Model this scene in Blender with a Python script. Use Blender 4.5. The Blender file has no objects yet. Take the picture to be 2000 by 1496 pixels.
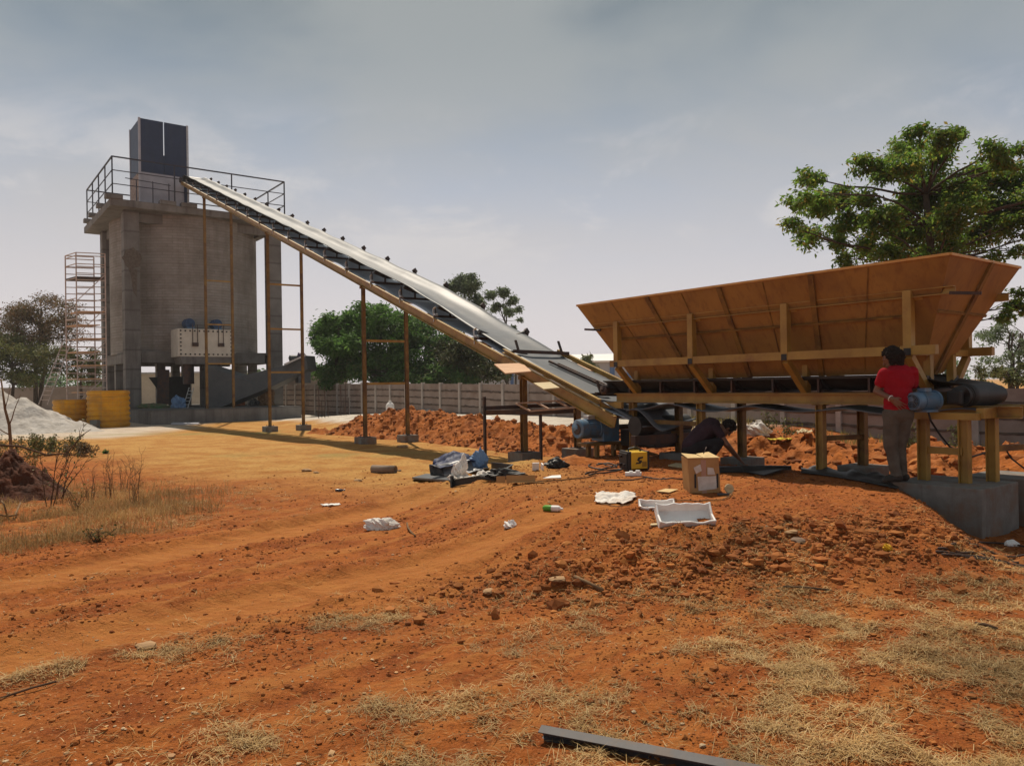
import bpy, math, random
import numpy as np
from mathutils import Vector, Matrix
random.seed(7); rng = np.random.default_rng(7)
S = bpy.context.scene; COL = S.collection
R = math.radians
# ------------------------------------------------------------ camera
cam_d = bpy.data.cameras.new('camera'); cam = bpy.data.objects.new('camera', cam_d); COL.objects.link(cam)
cam_d.lens = 27.0; cam_d.sensor_width = 36.0; cam_d.clip_start = .05; cam_d.clip_end = 5000
CAM = Vector((0, 0, 1.6))
CR = Matrix.Rotation(R(90.19), 4, 'X') @ Matrix.Rotation(R(-0.9), 4, 'Z')
cam.matrix_world = Matrix.Translation(CAM) @ CR
S.camera = cam
# ------------------------------------------------------------ sun and sky
SUN_EL, SUN_AZ = 60.0, -14.0          # azimuth measured from +Y towards +X
sd = Vector((math.sin(R(SUN_AZ))*math.cos(R(SUN_EL)), math.cos(R(SUN_AZ))*math.cos(R(SUN_EL)), math.sin(R(SUN_EL))))
sl = bpy.data.lights.new('sun', 'SUN'); sun = bpy.data.objects.new('sun', sl); COL.objects.link(sun)
sl.energy = 4.8; sl.angle = R(0.6); sl.color = (1.0, .89, .74)
sun.rotation_euler = sd.to_track_quat('Z', 'Y').to_euler(); sun.location = sd*50
W = bpy.data.worlds.new('World'); S.world = W; W.use_nodes = True
wn, wl = W.node_tree.nodes, W.node_tree.links; wn.clear()
def WN(t, **k):
    n = wn.new(t)
    for a, b in k.items(): setattr(n, a, b)
    return n
sky = WN('ShaderNodeTexSky'); sky.sky_type = 'NISHITA'; sky.sun_disc = False
sky.sun_elevation = R(SUN_EL); sky.sun_rotation = R(SUN_AZ); sky.altitude = 300; sky.air_density = 1.0; sky.dust_density = 3.0; sky.ozone_density = 1.0
bg = WN('ShaderNodeBackground'); bg.inputs['Strength'].default_value = .1
wo = WN('ShaderNodeOutputWorld')
tc = WN('ShaderNodeTexCoord')
sep = WN('ShaderNodeSeparateXYZ'); wl.new(tc.outputs['Generated'], sep.inputs[0])
mp = WN('ShaderNodeMapping'); mp.inputs['Scale'].default_value = (1.0, 1.0, 2.6); wl.new(tc.outputs['Generated'], mp.inputs[0])
def wnoise(scale, det, rough, dist=0.0, off=0.0):
    m = WN('ShaderNodeMapping'); m.inputs['Scale'].default_value = (1, 1, 2.4); m.inputs['Location'].default_value = (off, off*.7, 0)
    wl.new(tc.outputs['Generated'], m.inputs[0])
    n = WN('ShaderNodeTexNoise'); n.inputs['Scale'].default_value = scale; n.inputs['Detail'].default_value = det
    n.inputs['Roughness'].default_value = rough; n.inputs['Distortion'].default_value = dist; wl.new(m.outputs[0], n.inputs[0]); return n.outputs['Fac']
def wramp(src, a, b, c0=0.0, c1=1.0):
    n = WN('ShaderNodeMapRange'); n.interpolation_type = 'SMOOTHSTEP'
    n.inputs['From Min'].default_value = a; n.inputs['From Max'].default_value = b; n.inputs['To Min'].default_value = c0; n.inputs['To Max'].default_value = c1
    wl.new(src, n.inputs['Value']); return n.outputs[0]
def wmath(op, a, b):
    n = WN('ShaderNodeMath', operation=op)
    for i, x in enumerate((a, b)):
        if isinstance(x, (int, float)): n.inputs[i].default_value = x
        else: wl.new(x, n.inputs[i])
    return n.outputs[0]
def wmix(f, a, b, mode='MIX'):
    n = WN('ShaderNodeMix', data_type='RGBA', blend_type=mode)
    for i, x in ((0, f), (6, a), (7, b)):
        if isinstance(x, (int, float)): n.inputs[i].default_value = x
        elif isinstance(x, tuple): n.inputs[i].default_value = (*x, 1)
        else: wl.new(x, n.inputs[i])
    return n.outputs[2]
SKYC = dict(haze=(7.5, 6.9, 6.95), veil=(4.0, 4.2, 4.2), blue=(1.75, 2.65, 3.4), high=(1.4, 1.8, 1.95), cloud=(6.9, 6.6, 6.5))
hz = wramp(sep.outputs[2], -.02, .42, 1.0, 0.0)
c = wmix(.55, sky.outputs[0], SKYC['blue'])
c = wmix(wramp(sep.outputs[2], .22, .55), c, SKYC['high'])
veil = wramp(wnoise(1.5, 5, .5, .4, 3.1), .40, .64)
c = wmix(wmath('MULTIPLY', veil, .75), c, SKYC['veil'])
c = wmix(hz, c, SKYC['haze'])
cl = wramp(wnoise(5.2, 12, .62, .35, 8.3), .48, .66)
clm = wmath('MULTIPLY', wramp(sep.outputs[2], .10, .20), wramp(sep.outputs[2], .36, .24))
cf = wmath('MULTIPLY', wmath('MULTIPLY', cl, clm), .6)
c = wmix(cf, c, SKYC['cloud'])
wl.new(c, bg.inputs['Color']); wl.new(bg.outputs[0], wo.inputs[0])
S.view_settings.view_transform = 'Standard'; S.view_settings.look = 'None'; S.view_settings.gamma = 1; S.view_settings.use_curve_mapping = False
S.view_settings.exposure = 0.0
S.cycles.max_bounces = 6; S.cycles.transparent_max_bounces = 6; S.cycles.use_denoising = True
# ------------------------------------------------------------ coordinates
def at(px, py, Y):
    d = CR.to_3x3() @ Vector(((px-1000)/1500, -(py-748)/1500, -1))
    return CAM + d*(Y/d.y)
U = Vector((-.6, .8, 0)); V = Vector((.8, .6, 0)); Z = Vector((0, 0, 1))   # plant axes
def PQ(p, q, z): return U*p + V*q + Z*z
def HP(t, v, z): return PQ(3.94+t, 9.15+v, z)                              # feed hopper frame
CD = Vector((-.545, .838, 0)); CW = Vector((.838, .545, 0)); CA = Vector((.234, 15.95, 0)); SL = .334
def CV(s, w, z=0): return CA + CD*s + CW*w + Z*(1.787+SL*s+z)              # inclined conveyor frame (z above its lower line)
# ------------------------------------------------------------ noise
def _h(ix, iy, seed):
    n = (ix.astype(np.int64)*374761393 + iy.astype(np.int64)*668265263 + seed*1442695041) & 0xffffffff
    n = ((n ^ (n >> 13))*1274126177) & 0xffffffff
    return ((n ^ (n >> 16)) & 0xffff)/65535.0
def vnoise(x, y, seed=0):
    x = np.asarray(x, float); y = np.asarray(y, float)
    ix, iy = np.floor(x), np.floor(y); fx, fy = x-ix, y-iy
    fx = fx*fx*(3-2*fx); fy = fy*fy*(3-2*fy)
    a, b, c_, d = _h(ix, iy, seed), _h(ix+1, iy, seed), _h(ix, iy+1, seed), _h(ix+1, iy+1, seed)
    return (a*(1-fx)+b*fx)*(1-fy)+(c_*(1-fx)+d*fx)*fy
def fbm(x, y, o=4, seed=0, g=.5):
    s = 0; a = 1; t = 0
    for i in range(o):
        s = s+a*vnoise(x*2**i+i*17.3, y*2**i-i*9.1, seed+i); t += a; a *= g
    return s/t
def sst(x, a, b):
    t = np.clip((np.asarray(x, float)-a)/(b-a), 0, 1); return t*t*(3-2*t)
def seg_dist(x, y, pts):
    d = np.full(np.shape(x), 1e9)
    for (ax, ay), (bx, by) in zip(pts, pts[1:]):
        dx, dy = bx-ax, by-ay; t = np.clip(((x-ax)*dx+(y-ay)*dy)/(dx*dx+dy*dy), 0, 1)
        d = np.minimum(d, np.hypot(x-ax-t*dx, y-ay-t*dy))
    return d
RUTS = [[(-7.4, .2), (-4.7, 3.0), (-3.1, 4.6), (-2.0, 5.8), (-.7, 7.0), (1.0, 8.2)],
        [(-9, 1.8), (-6.2, 4.6), (-4.3, 6.4), (-3.2, 7.8), (-2.0, 9.5), (-.6, 11.5), (0, 13)]]
def ground_base(x, y):
    q = .8*x+.6*y; p = -.6*x+.8*y
    z = -.10*sst(y, 10, 15) - .06*sst(y, 20, 38)
    z = z + .44*sst(q, 13.2, 17.5)*sst(p, 9, 14.5)*(1-sst(p, 34, 46))*sst(y, 9, 12)*(1-sst(y, 60, 90))
    # raised working platform of loose earth
    m = sst(x+.18*y, .15, 2.2)*sst(y+.12*x-.6*sst(x, 2, 5), 5.5, 7.2)*(1-sst(q, 12.5, 14.5))*(1-sst(y, 17, 22))
    cut = sst(x-.35*(y-8.5), 4.2, 5.2)*(1-sst(y, 9.2, 10.2))
    m = m*(1-cut)*(1-sst(p, 10.4, 12.2))*(1-.62*sst(q, 9.92, 10.25)*(1-sst(p, 8.6, 9.4)))
    return z + .34*m - .14*cut*sst(y, 5.5, 7.5)
def ground_z(x, y):
    x = np.asarray(x, float); y = np.asarray(y, float)
    z = ground_base(x, y)
    far = 1-sst(np.hypot(x, y), 25, 60)
    z = z + (fbm(x*.35, y*.35, 3, 3)-.5)*.10*far
    near = 1-sst(y, 16, 24)
    d1, d2 = seg_dist(x, y, RUTS[0]), seg_dist(x, y, RUTS[1]); d = np.minimum(d1, d2)
    rut = 1-sst(d, .22, .42)
    rough = near*(1-.85*rut)
    heap = np.exp(-(((x-2.1-.25*(y-6.7))/1.9)**2+((y-6.55-.2*(x-2))/.55)**2))
    ac = .78*x-.62*y; al = .62*x+.78*y
    z = z + (fbm(ac*5.5, al*.45, 4, 83, .6)-.5)*.04*(1-sst(x-.35*y, .0, 1.4))*(1-sst(y, 9, 12))*near
    z = z - .035*rut*near + .03*np.exp(-((d-.45)/.12)**2)*near
    n = fbm(x*3.1, y*3.1, 4, 11, .55)
    z = z + rough*(n-.5)*(.055+.10*heap) + rough*np.maximum(0, vnoise(x*9, y*9, 5)-.55)*.045*(1+2.5*heap) + .012*rut*near*(vnoise(x*6+y*9, y*1.2-x, 9)-.5)*2
    return z
def gz(x, y): return float(ground_z(np.array([x]), np.array([y]))[0])
def ong(px, py, dz=0.0, hi=60.0):
    """the point of the ground seen at that place of the photograph"""
    d = CR.to_3x3() @ Vector(((px-1000)/1500, -(py-748)/1500, -1)); d = d/d.y
    ys = np.linspace(2, hi, 6000); xs = d.x*ys; zs = 1.6+d.z*ys
    g = ground_z(xs, ys); k = np.argmax(zs <= g)
    return Vector((xs[k], ys[k], g[k]+dz))
# ------------------------------------------------------------ materials
MATS = {}
def mat(name, c1, c2=None, scale=4.0, rough=.8, metal=0.0, bump=0.0, bscale=40.0, spec=.3, detail=6, lo=.35, hi=.65, stretch=None, c3=None, s3=1.2, f3=.5, lo3=.5, hi3=.62, streak=None):
    if name in MATS: return MATS[name]
    m = bpy.data.materials.new(name); m.use_nodes = True; N, L = m.node_tree.nodes, m.node_tree.links
    b = N['Principled BSDF']; b.inputs['Roughness'].default_value = rough; b.inputs['Metallic'].default_value = metal
    b.inputs['Specular IOR Level'].default_value = spec
    t = N.new('ShaderNodeTexCoord'); src = t.outputs['Object']
    if stretch:
        mm = N.new('ShaderNodeMapping'); mm.inputs['Scale'].default_value = stretch; L.new(src, mm.inputs[0]); src = mm.outputs[0]
    if c2 is None: c2 = tuple(x*.75 for x in c1)
    n = N.new('ShaderNodeTexNoise'); n.inputs['Scale'].default_value = scale; n.inputs['Detail'].default_value = detail; n.inputs['Roughness'].default_value = .6; L.new(src, n.inputs[0])
    mr = N.new('ShaderNodeMapRange'); mr.inputs['From Min'].default_value = lo; mr.inputs['From Max'].default_value = hi; L.new(n.outputs['Fac'], mr.inputs['Value'])
    mx = N.new('ShaderNodeMix'); mx.data_type = 'RGBA'; L.new(mr.outputs[0], mx.inputs[0]); mx.inputs[6].default_value = (*c1, 1); mx.inputs[7].default_value = (*c2, 1)
    out = mx.outputs[2]
    if c3:
        n3 = N.new('ShaderNodeTexNoise'); n3.inputs['Scale'].default_value = s3; n3.inputs['Detail'].default_value = 8; n3.inputs['Roughness'].default_value = .65; L.new(t.outputs['Object'], n3.inputs[0])
        r3 = N.new('ShaderNodeMapRange'); r3.inputs['From Min'].default_value = lo3; r3.inputs['From Max'].default_value = hi3; r3.inputs['To Max'].default_value = f3; L.new(n3.outputs['Fac'], r3.inputs['Value'])
        m3 = N.new('ShaderNodeMix'); m3.data_type = 'RGBA'; L.new(r3.outputs[0], m3.inputs[0]); L.new(out, m3.inputs[6]); m3.inputs[7].default_value = (*c3, 1); out = m3.outputs[2]
    if streak:   # weather runs down the surface
        sc3, ss, sf = streak; sm = N.new('ShaderNodeMapping'); sm.inputs['Scale'].default_value = (ss, ss, ss*.07); L.new(t.outputs['Object'], sm.inputs[0])
        sn = N.new('ShaderNodeTexNoise'); sn.inputs['Scale'].default_value = 1; sn.inputs['Detail'].default_value = 6; sn.inputs['Roughness'].default_value = .7; L.new(sm.outputs[0], sn.inputs[0])
        sr = N.new('ShaderNodeMapRange'); sr.inputs['From Min'].default_value = .50; sr.inputs['From Max'].default_value = .72; sr.inputs['To Max'].default_value = sf; L.new(sn.outputs['Fac'], sr.inputs['Value'])
        s4 = N.new('ShaderNodeMix'); s4.data_type = 'RGBA'; L.new(sr.outputs[0], s4.inputs[0]); L.new(out, s4.inputs[6]); s4.inputs[7].default_value = (*sc3, 1); out = s4.outputs[2]
    L.new(out, b.inputs['Base Color'])
    if bump:
        nb = N.new('ShaderNodeTexNoise'); nb.inputs['Scale'].default_value = bscale; nb.inputs['Detail'].default_value = 5; L.new(t.outputs['Object'], nb.inputs[0])
        bp = N.new('ShaderNodeBump'); bp.inputs['Strength'].default_value = 1.0; bp.inputs['Distance'].default_value = bump; L.new(nb.outputs['Fac'], bp.inputs['Height']); L.new(bp.outputs[0], b.inputs['Normal'])
    MATS[name] = m; return m
def leafmat(name, cols, trans=.35, rough=.55):
    m = bpy.data.materials.new(name); m.use_nodes = True; N, L = m.node_tree.nodes, m.node_tree.links
    b = N['Principled BSDF']; b.inputs['Roughness'].default_value = rough; b.inputs['Specular IOR Level'].default_value = .25
    g = N.new('ShaderNodeNewGeometry'); cr = N.new('ShaderNodeValToRGB'); L.new(g.outputs['Random Per Island'], cr.inputs[0])
    e = cr.color_ramp.elements; e[0].position = 0; e[0].color = (*cols[0], 1); e[1].position = 1; e[1].color = (*cols[-1], 1)
    for i, cc in enumerate(cols[1:-1]):
        x = e.new((i+1)/(len(cols)-1)); x.color = (*cc, 1)
    n = N.new('ShaderNodeTexNoise'); n.inputs['Scale'].default_value = .9; t = N.new('ShaderNodeTexCoord'); L.new(t.outputs['Object'], n.inputs[0])
    mr = N.new('ShaderNodeMapRange'); mr.inputs['From Min'].default_value = .35; mr.inputs['From Max'].default_value = .65; mr.inputs['To Min'].default_value = .7; mr.inputs['To Max'].default_value = 1.3; L.new(n.outputs['Fac'], mr.inputs['Value'])
    hs = N.new('ShaderNodeHueSaturation'); L.new(mr.outputs[0], hs.inputs['Value']); L.new(cr.outputs[0], hs.inputs['Color'])
    L.new(hs.outputs[0], b.inputs['Base Color'])
    tr = N.new('ShaderNodeBsdfTranslucent'); L.new(hs.outputs[0], tr.inputs['Color'])
    ms = N.new('ShaderNodeMixShader'); ms.inputs[0].default_value = trans; L.new(b.outputs[0], ms.inputs[1]); L.new(tr.outputs[0], ms.inputs[2])
    L.new(ms.outputs[0], N['Material Output'].inputs['Surface']); MATS[name] = m; return m
M = dict(
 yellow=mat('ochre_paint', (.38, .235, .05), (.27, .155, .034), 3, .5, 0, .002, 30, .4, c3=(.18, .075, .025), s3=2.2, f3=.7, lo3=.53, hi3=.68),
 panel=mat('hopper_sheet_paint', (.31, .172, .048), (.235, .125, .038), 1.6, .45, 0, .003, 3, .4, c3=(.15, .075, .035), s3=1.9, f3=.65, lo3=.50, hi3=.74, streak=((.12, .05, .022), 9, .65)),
 ydark=mat('ochre_paint_worn_and_shade', (.24, .14, .036), (.14, .078, .024), 4, .6, c3=(.10, .045, .02), s3=3, f3=.8),  # worn ochre; on the hopper ribs its dark tone stands in for shade
 steel=mat('dark_steel', (.045, .04, .042), (.09, .05, .035), 6, .5, .5, .001, 60),
 rustbar=mat('rusty_steel', (.10, .055, .035), (.05, .04, .04), 8, .7, .2, .002, 80),
 rail=mat('railing_paint', (.035, .04, .06), (.06, .05, .055), 5, .5, .2),
 belt=mat('grey_rubber_belt', (.095, .105, .12), (.13, .135, .145), 3, .50, 0, .006, 2.6, .36, c3=(.17, .16, .15), s3=.9, f3=.55, lo3=.45, hi3=.7),
 beltr=mat('return_belt_painted_lit', (.44, .50, .56), (.34, .39, .45), 3, .4, 0, .004, 3, .5),  # belt rubber lightened: the light on the return run is put into the colour
 beltb=mat('black_rubber', (.016, .016, .017), (.03, .027, .025), 5, .6, 0, .002, 8, .5),
 conc=mat('tower_concrete', (.225, .215, .205), (.155, .147, .14), .9, .9, 0, .01, 18, .2, c3=(.12, .105, .095), s3=.35, f3=.7, lo3=.5, hi3=.66, streak=((.07, .062, .058), 2.2, .7)),
 concf=mat('footing_concrete', (.21, .205, .19), (.145, .14, .13), 5, .9, 0, .006, 50, .2, c3=(.24, .13, .07), s3=2.5, f3=.65, lo3=.48, hi3=.66, streak=((.10, .075, .06), 9, .5)),
 blue=mat('motor_blue', (.10, .20, .31), (.07, .15, .25), 6, .45, .1, .001, 60, .5, c3=(.16, .13, .10), s3=8, f3=.5),
 white=mat('white_foam', (.80, .78, .76), (.72, .69, .66), 6, .6, 0, .002, 40, .3, c3=(.5, .3, .18), s3=5, f3=.35, lo3=.55, hi3=.7),
 cloth=mat('white_cloth', (.75, .72, .68), (.6, .52, .45), 6, .9, 0, .004, 25, .1),
 ply=mat('plywood', (.62, .38, .22), (.50, .28, .16), 2, .7, stretch=(1, 8, 1)),
 ply2=mat('pale_board', (.55, .44, .26), (.46, .36, .20), 2, .7, stretch=(1, 8, 1)),
 card=mat('cardboard', (.42, .25, .11), (.34, .19, .08), 4, .85, 0, .002, 30, .1),
 cardtop=mat('cardboard_pale', (.60, .44, .22), (.52, .36, .17), 4, .85),  # paler brown for the top flaps and a card scrap
 black=mat('black_plastic', (.012, .012, .013), (.02, .02, .02), 6, .5, spec=.4),
 silver=mat('zinc_steel', (.50, .50, .50), (.38, .37, .36), 8, .4, .6),
 scaff=mat('scaffold_tube', (.55, .45, .40), (.40, .30, .25), 4, .6, .2),
 sand=mat('white_sand', (.46, .43, .40), (.33, .30, .27), 3, .95, 0, .04, 9, .1),
 bark=mat('bark', (.10, .075, .055), (.06, .045, .035), 8, .95, 0, .01, 30, .1),
 twig=mat('dry_twig', (.22, .14, .075), (.14, .08, .045), 8, .9, spec=.1),
 straw=leafmat('dry_straw', [(.40, .25, .095), (.48, .32, .13), (.31, .18, .065), (.60, .45, .23), (.24, .12, .045), (.36, .22, .08)], .25, .8),
)
def bands(m, scale, lo, fac, col, dist=.4):   # pour joints and formwork lines across a wall
    N, L = m.node_tree.nodes, m.node_tree.links; B_ = N['Principled BSDF']; old = B_.inputs['Base Color'].links[0].from_socket
    t = N.new('ShaderNodeTexCoord'); w = N.new('ShaderNodeTexWave'); w.wave_type = 'BANDS'; w.bands_direction = 'Z'; w.inputs['Scale'].default_value = scale; w.inputs['Distortion'].default_value = dist; w.inputs['Detail'].default_value = 3; L.new(t.outputs['Object'], w.inputs[0])
    r = N.new('ShaderNodeMapRange'); r.inputs['From Min'].default_value = lo; r.inputs['To Max'].default_value = fac; L.new(w.outputs['Fac'], r.inputs['Value'])
    x = N.new('ShaderNodeMix'); x.data_type = 'RGBA'; L.new(r.outputs[0], x.inputs[0]); L.new(old, x.inputs[6]); x.inputs[7].default_value = (*col, 1); L.new(x.outputs[2], B_.inputs['Base Color'])
bands(M['conc'], .27, .96, .6, (.075, .068, .062), .25)
# ------------------------------------------------------------ mesh builder
class MB:
    def __init__(s): s.v = []; s.f = []; s.m = []
    def add(s, vs, fs):
        n = len(s.v); s.v += [tuple(x) for x in vs]; s.f += [tuple(i+n for i in f) for f in fs]; return s
    def hexa(s, P): return s.add(P, [(0, 3, 2, 1), (4, 5, 6, 7), (0, 1, 5, 4), (1, 2, 6, 5), (2, 3, 7, 6), (3, 0, 4, 7)])
    def box(s, c_, d, X=Vector((1, 0, 0)), Y=Vector((0, 1, 0)), Zv=Z):
        c_ = Vector(c_); X = Vector(X)*d[0]/2; Y = Vector(Y)*d[1]/2; Zz = Vector(Zv)*d[2]/2
        return s.hexa([c_-X-Y-Zz, c_+X-Y-Zz, c_+X+Y-Zz, c_-X+Y-Zz, c_-X-Y+Zz, c_+X-Y+Zz, c_+X+Y+Zz, c_-X+Y+Zz])
    def bar(s, p, q, w, h, up=Z, side=None):
        p, q = Vector(p), Vector(q); d = (q-p).normalized(); up = Vector(up)
        if abs(d.dot(up)) > .98: up = V
        sd_ = d.cross(up).normalized(); u = sd_.cross(d).normalized(); a, b = sd_*w/2, u*h/2
        return s.hexa([p-a-b, p+a-b, q+a-b, q-a-b, p-a+b, p+a+b, q+a+b, q-a+b])
    def channel(s, p, q, w, h, th=.012, flip=1, up=Z):
        p, q = Vector(p), Vector(q); d = (q-p).normalized(); sd_ = d.cross(Vector(up)).normalized()*flip; u = (sd_.cross(d)*flip).normalized()
        s.bar(p, q, th, h-2*th-.002, up)
        for k in (1, -1): s.bar(p+u*k*(h/2-th/2)+sd_*(w/2-th/2), q+u*k*(h/2-th/2)+sd_*(w/2-th/2), w, th, up)
        return s
    def ibeam(s, p, q, w, h, up=U, th=.012):
        p, q = Vector(p), Vector(q); d = (q-p).normalized(); sd_ = d.cross(Vector(up)).normalized(); u = sd_.cross(d).normalized()
        s.bar(p, q, th, h-2*th-.002, up)
        for k in (1, -1): s.bar(p+u*k*(h/2-th/2), q+u*k*(h/2-th/2), w, th, up)
        return s
    def tube(s, pts, r, n=8, caps=True):
        pts = [Vector(p) for p in pts]; rs = r if isinstance(r, (list, tuple)) else [r]*len(pts); rings = []; base = len(s.v); prev = None
        for i, p in enumerate(pts):
            d = (pts[min(i+1, len(pts)-1)]-pts[max(i-1, 0)])
            d = d.normalized() if d.length > 1e-9 else Z.copy()
            a = prev if prev is not None else (d.cross(Z) if abs(d.z) < .95 else d.cross(Vector((0, 1, 0))))
            a = (a-d*a.dot(d)).normalized(); prev = a; b = d.cross(a)
            for k in range(n):
                t = 2*math.pi*k/n; s.v.append(tuple(p+(a*math.cos(t)+b*math.sin(t))*rs[i]))
        for i in range(len(pts)-1):
            for k in range(n):
                k2 = (k+1) % n; s.f.append((base+i*n+k, base+i*n+k2, base+(i+1)*n+k2, base+(i+1)*n+k))
        if caps:
            s.f.append(tuple(base+k for k in reversed(range(n)))); e = base+(len(pts)-1)*n; s.f.append(tuple(e+k for k in range(n)))
        return s
    def lathe(s, p, axis, prof, n=20):
        ax = Vector(axis).normalized(); return s.tube([Vector(p)+ax*a for a, r in prof], [max(r, .0005) for a, r in prof], n)
    def grid(s, P, closed=False):
        base = len(s.v); nr, nc = len(P), len(P[0])
        for row in P: s.v += [tuple(x) for x in row]
        for i in range(nr-1):
            for j in range(nc-1): s.f.append((base+i*nc+j, base+i*nc+j+1, base+(i+1)*nc+j+1, base+(i+1)*nc+j))
        return s
    def prism(s, poly, vec):
        n = len(poly); vec = Vector(vec); vs = [Vector(p) for p in poly]+[Vector(p)+vec for p in poly]
        return s.add(vs, [tuple(range(n))[::-1], tuple(range(n, 2*n))]+[(i, (i+1) % n, (i+1) % n+n, i+n) for i in range(n)])
    def caps(s, p, q, r1, r2, n=14):
        p, q = Vector(p), Vector(q); d = (q-p); L_ = d.length; d = d.normalized() if L_ > 1e-6 else Z.copy(); pr = []
        for k in range(6): a = math.pi/2*(1-k/5); pr.append((-r1*math.sin(a), r1*math.cos(a)))
        for k in range(6): a = math.pi/2*k/5; pr.append((L_+r2*math.sin(a), r2*math.cos(a)))
        return s.lathe(p, d, pr, n)
    def ell(s, c_, r, rot=None, n=16):
        c_ = Vector(c_); rot = rot or Matrix.Identity(3); base = len(s.v); m_ = n//2
        for i in range(m_+1):
            th = math.pi*i/m_
            for k in range(n):
                ph = 2*math.pi*k/n; s.v.append(tuple(c_+rot@Vector((r[0]*math.sin(th)*math.cos(ph), r[1]*math.sin(th)*math.sin(ph), r[2]*math.cos(th)))))
        for i in range(m_):
            for k in range(n): s.f.append((base+i*n+k, base+(i+1)*n+k, base+(i+1)*n+(k+1) % n, base+i*n+(k+1) % n))
        return s
    def build(s, name, m, parent=None, smooth=None, bevel=0, thick=0):
        me = bpy.data.meshes.new(name); me.from_pydata(s.v, [], s.f); me.update()
        if isinstance(m, str): m = M[m]
        me.materials.append(m)
        if smooth is not None:
            me.polygons.foreach_set('use_smooth', [True]*len(me.polygons))
            if smooth < 180: me.set_sharp_from_angle(angle=R(smooth))
        o = bpy.data.objects.new(name, me); COL.objects.link(o)
        if parent is not None: child(o, parent)
        if thick: t = o.modifiers.new('thick', 'SOLIDIFY'); t.thickness = thick; t.offset = 0
        if bevel: b = o.modifiers.new('bevel', 'BEVEL'); b.width = bevel; b.segments = 2; b.limit_method = 'ANGLE'
        return o
def wmat(o):
    m = Matrix.LocRotScale(o.location, o.rotation_euler, o.scale)
    return (wmat(o.parent) @ o.matrix_parent_inverse @ m) if o.parent else m
def child(o, parent):
    o.parent = parent; o.matrix_parent_inverse = wmat(parent).inverted()
def tag(o, label, cat=None, group=None, kind=None):
    if label: o['label'] = label
    if cat: o['category'] = cat
    if group: o['group'] = group
    if kind: o['kind'] = kind
    return o
def thing(name, label, cat, loc=(0, 0, 0), group=None):
    o = bpy.data.objects.new(name, None); COL.objects.link(o); o.location = loc; o.empty_display_size = .1
    return tag(o, label, cat, group)
def kids(o): return [c_ for c_ in bpy.data.objects if c_.parent == o]
def dup(o, loc, rz=None, label=None):
    r = o.copy(); COL.objects.link(r); r.location = loc
    if rz is not None: r.rotation_euler = (0, 0, rz)
    if label: r['label'] = label
    for c_ in kids(o):
        d = c_.copy(); COL.objects.link(d); d.parent = r
        for g in kids(c_):
            e = g.copy(); COL.objects.link(e); e.parent = d
    return r
def fastmesh(name, v, f, m, smooth=False):
    """v (N,3) array, f (K,k) int array"""
    me = bpy.data.meshes.new(name); k = f.shape[1]
    me.vertices.add(len(v)); me.vertices.foreach_set('co', v.astype(np.float32).ravel())
    me.loops.add(f.size); me.loops.foreach_set('vertex_index', f.astype(np.int32).ravel())
    me.polygons.add(len(f)); me.polygons.foreach_set('loop_start', np.arange(0, f.size, k, dtype=np.int32))
    me.polygons.foreach_set('loop_total', np.full(len(f), k, np.int32))
    me.polygons.foreach_set('use_smooth', np.full(len(f), bool(smooth)))
    me.update(calc_edges=True); me.validate()
    me.materials.append(M[m] if isinstance(m, str) else m)
    o = bpy.data.objects.new(name, me); COL.objects.link(o); return o
# ------------------------------------------------------------ ground
def straw_mask(x, y):
    n = fbm(x*.9, y*.9, 4, 40, .6); n2 = fbm(x*2.6+5, y*2.6, 3, 47)
    d = np.minimum(seg_dist(x, y, RUTS[0]), seg_dist(x, y, RUTS[1]))
    right = sst(x-.45*(y-3), -.2, 1.1)*(1-sst(y-.18*x, 4.9, 5.9))
    right2 = sst(x, 2.6, 4.2)*(1-sst(y-.1*x, 6.6, 7.8))*sst(y, 3, 4)
    front = sst(x, -2.4, -.6)*(1-sst(y+.25*x, 3.6, 4.0))
    strip = np.exp(-((y-(5.05+.55*(x+1.6)))/.28)**2)*(1-sst(np.abs(x+1.9), 1.0, 1.6))
    fl = (x+4.9)*.836-(y-7.4)*.548+.5*(fbm(x*1.3, y*1.3, 3, 44)-.5)
    left = (1-sst(fl, -.25, .25))*(1-sst(x+.30*y, -.9, .4))*(1-sst(y, 12, 15))
    leftc = (1-sst(x+.6*(y-10), -2.8, -1.6))*sst(y, 8.5, 9.5)*(1-sst(y, 11.5, 13))*.6
    m = np.maximum.reduce([right*1.0, right2*.8, front*.85, strip*.8, left, leftc])
    wide = .32*sst(x-.3*(y-3), -1.6, .8)*(1-sst(y-.1*x, 5.8, 7.2))
    n3 = fbm(x*7+3, y*7, 3, 49)
    return np.clip(np.maximum(m*sst(n*.35+n2*.35+n3*.3, .47, .64)*.85, wide*sst(n3*.5+n2*.5, .45, .6))*sst(d, .25, .55), 0, 1)
def axis(lo_f, hi_f, step, far, g=1.12):
    a = list(np.arange(lo_f, hi_f, step)); s = step; x = hi_f
    up = []
    while x < far: up.append(x); s *= g; x += s
    s = step; x = lo_f-step; dn = []
    while x > -far: dn.append(x); s *= g; x -= s
    return np.array(dn[::-1]+a+up)
XS = axis(-6.5, 7.5, .03, 900, 1.06)
ys = []; y_ = 2.0
while y_ < 16: ys.append(y_); y_ += .012+.0042*max(0, y_-2)
s_ = .07
while y_ < 2500: ys.append(y_); s_ *= 1.045; y_ += s_
dn = []; y2 = 1.9; s_ = .05
while y2 > -200: dn.append(y2); s_ *= 1.25; y2 -= s_
YS = np.array(dn[::-1]+ys)
gx, gy = np.meshgrid(XS, YS); gzv = ground_z(gx, gy)
nv = np.stack([gx.ravel(), gy.ravel(), gzv.ravel()], 1)
ny, nx = gx.shape; ii = np.arange(ny*nx).reshape(ny, nx)
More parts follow.
